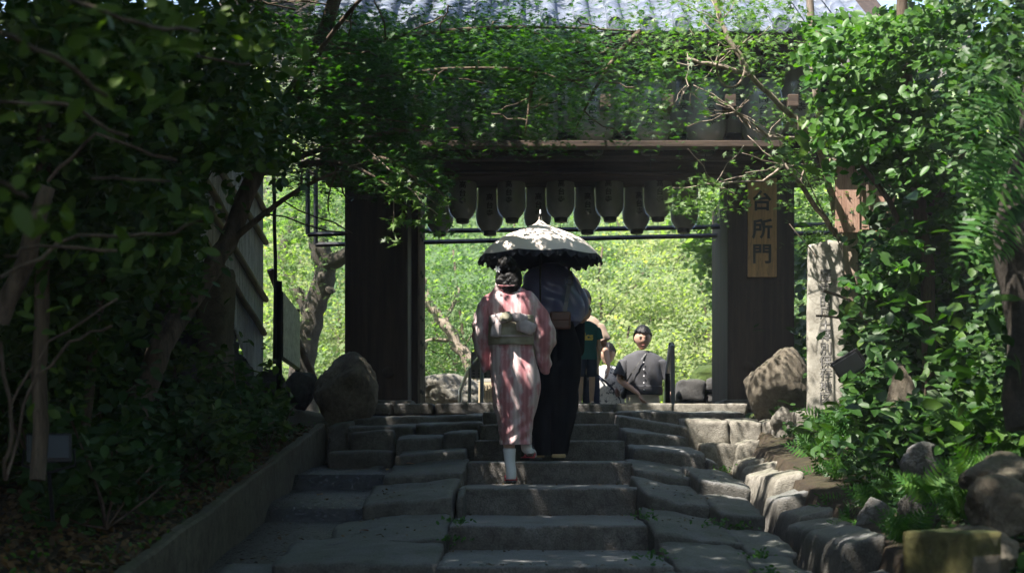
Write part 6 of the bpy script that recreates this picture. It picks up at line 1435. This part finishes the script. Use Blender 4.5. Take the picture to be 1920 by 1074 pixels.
# arms in local frame (person faces +y, their right is +x): elbow, wrist
t, hc, s, H = far_person(1205, 16.7, ZZ(617, 16.7), 1.82, 'young man in a charcoal short-sleeved shirt and cream trousers climbing up beyond the sill', m_ds, m_cr,
    [((.275, .02, 1.15), (.07, .20, .98), (-.5, .4, -1), (-1, 0, 0)), ((-.29, -.02, 1.13), (-.315, .10, .97), (0, .2, -1), (1, 0, 0))], face=True, tilt=.14, wide=1.08, hem=.565)
for k in range(5): link('button', rock_mesh('button', (.009, .005, .009), k, 6, 2, 0), t, M['sock']).location = (.0, .150, (.775 - .045*k)*H)
cam_b = empty('crossbody_strap', t.location, 'patterned grey strap across the chest of the man in the charcoal shirt', 'strap', rot=(0, 0, R(180)))
ribbon('strap', [(-.03, .09, .835*H), (.03, .150, .795*H), (.09, .163, .75*H), (.15, .155, .70*H), (.20, .11, .65*H), (.235, .06, .58*H)], .018, m_plain('woven_strap', (.10, .10, .10), .7, 0, .7, 60), cam_b)
o = link('pouch', rock_mesh('pouch', (.05, .05, .07), 5, 8, 3, .02), cam_b, M['black']); o.location = (.235, .06, .58*H)
tube('bracelet', [(-.365, .10, 1.04), (-.335, .13, 1.04), (-.305, .10, 1.04), (-.335, .07, 1.04), (-.365, .10, 1.04)], .006, M['black'], t, 6)
t, hc, s, H = far_person(1098, 14.95, ZZ(575, 14.95), 1.08, 'child in a teal shirt with gold lettering and navy shorts standing just beyond the sill', m_tl, m_nv,
    [((.27, 0, 1.12), (.25, .05, .88), (0, .1, -1), (-1, 0, 0)), ((-.235, .0, 1.12), (-.235, .06, .88), (0, .1, -1), (1, 0, 0))], short=True, rot=12, wide=1.0)
mt_ = facing(text_mesh('lics', .10, bold=.004)); mt_.materials.append(m_plain('gold_print', (.60, .42, .06), .6))
l = link('lettering', mt_, t, None, (.0, .135*s, .70*H), (0, 0, R(180)))
tk_ = ribbon('underline', [(-.085*s, .135*s, .665*H), (.085*s, .135*s, .668*H)], .012, mt_.materials[0], t, .003, (0, 0, 1))
t, hc, s, H = far_person(1091, 16.5, ZZ(548, 16.5), 1.85, 'adult in a beige shirt with one arm hanging down behind the child', m_bg, m_nv,
    [((.27, 0, 1.18), (.25, .05, .92), (0, .1, -1), (-1, 0, 0)), ((-.25, .02, 1.14), (-.285, .16, .90), (.1, .3, -1), (1, 0, 0))], wide=.95)
t, hc, s, H = far_person(1139, 17.0, ZZ(648, 17.0), 1.70, 'person in a white floral shirt with a dark shoulder strap behind the child', m_wh, m_cr,
    [((.27, 0, 1.10), (.25, .08, .86), (0, .1, -1), (-1, 0, 0)), ((-.28, -.02, 1.10), (-.24, .08, .84), (0, .1, -1), (1, 0, 0))], wide=1.12, tilt=.3)
st = empty('shoulder_strap', t.location, 'dark strap with a phone pouch slung over the white floral shirt', 'strap', rot=(0, 0, R(180)))
ribbon('strap', [(.15, .10, 1.36), (.06, .165, 1.27), (-.05, .175, 1.17), (-.14, .165, 1.04), (-.18, .13, .9)], .035, m_nv, st, .006, (0, 0, 1))
o = link('pouch', rock_mesh('pouch', (.035, .03, .055), 9, 8, 3, .02), st, M['brown']); o.location = (-.11, .19, 1.12)
# ================================================================ THE AIR
hz = bpy.data.materials.new('haze'); hz.use_nodes = True; nt = hz.node_tree; nt.nodes.clear(); out = nt.nodes.new('ShaderNodeOutputMaterial')
pv = nt.nodes.new('ShaderNodeVolumePrincipled'); pv.inputs['Color'].default_value = (.93, .96, 1, 1); pv.inputs['Density'].default_value = .002
nt.links.new(pv.outputs[0], out.inputs['Volume'])
o = box('haze', -66, 66, -34, 95, -2.2, 36, hz, None, 0); tag(o, kind='stuff')
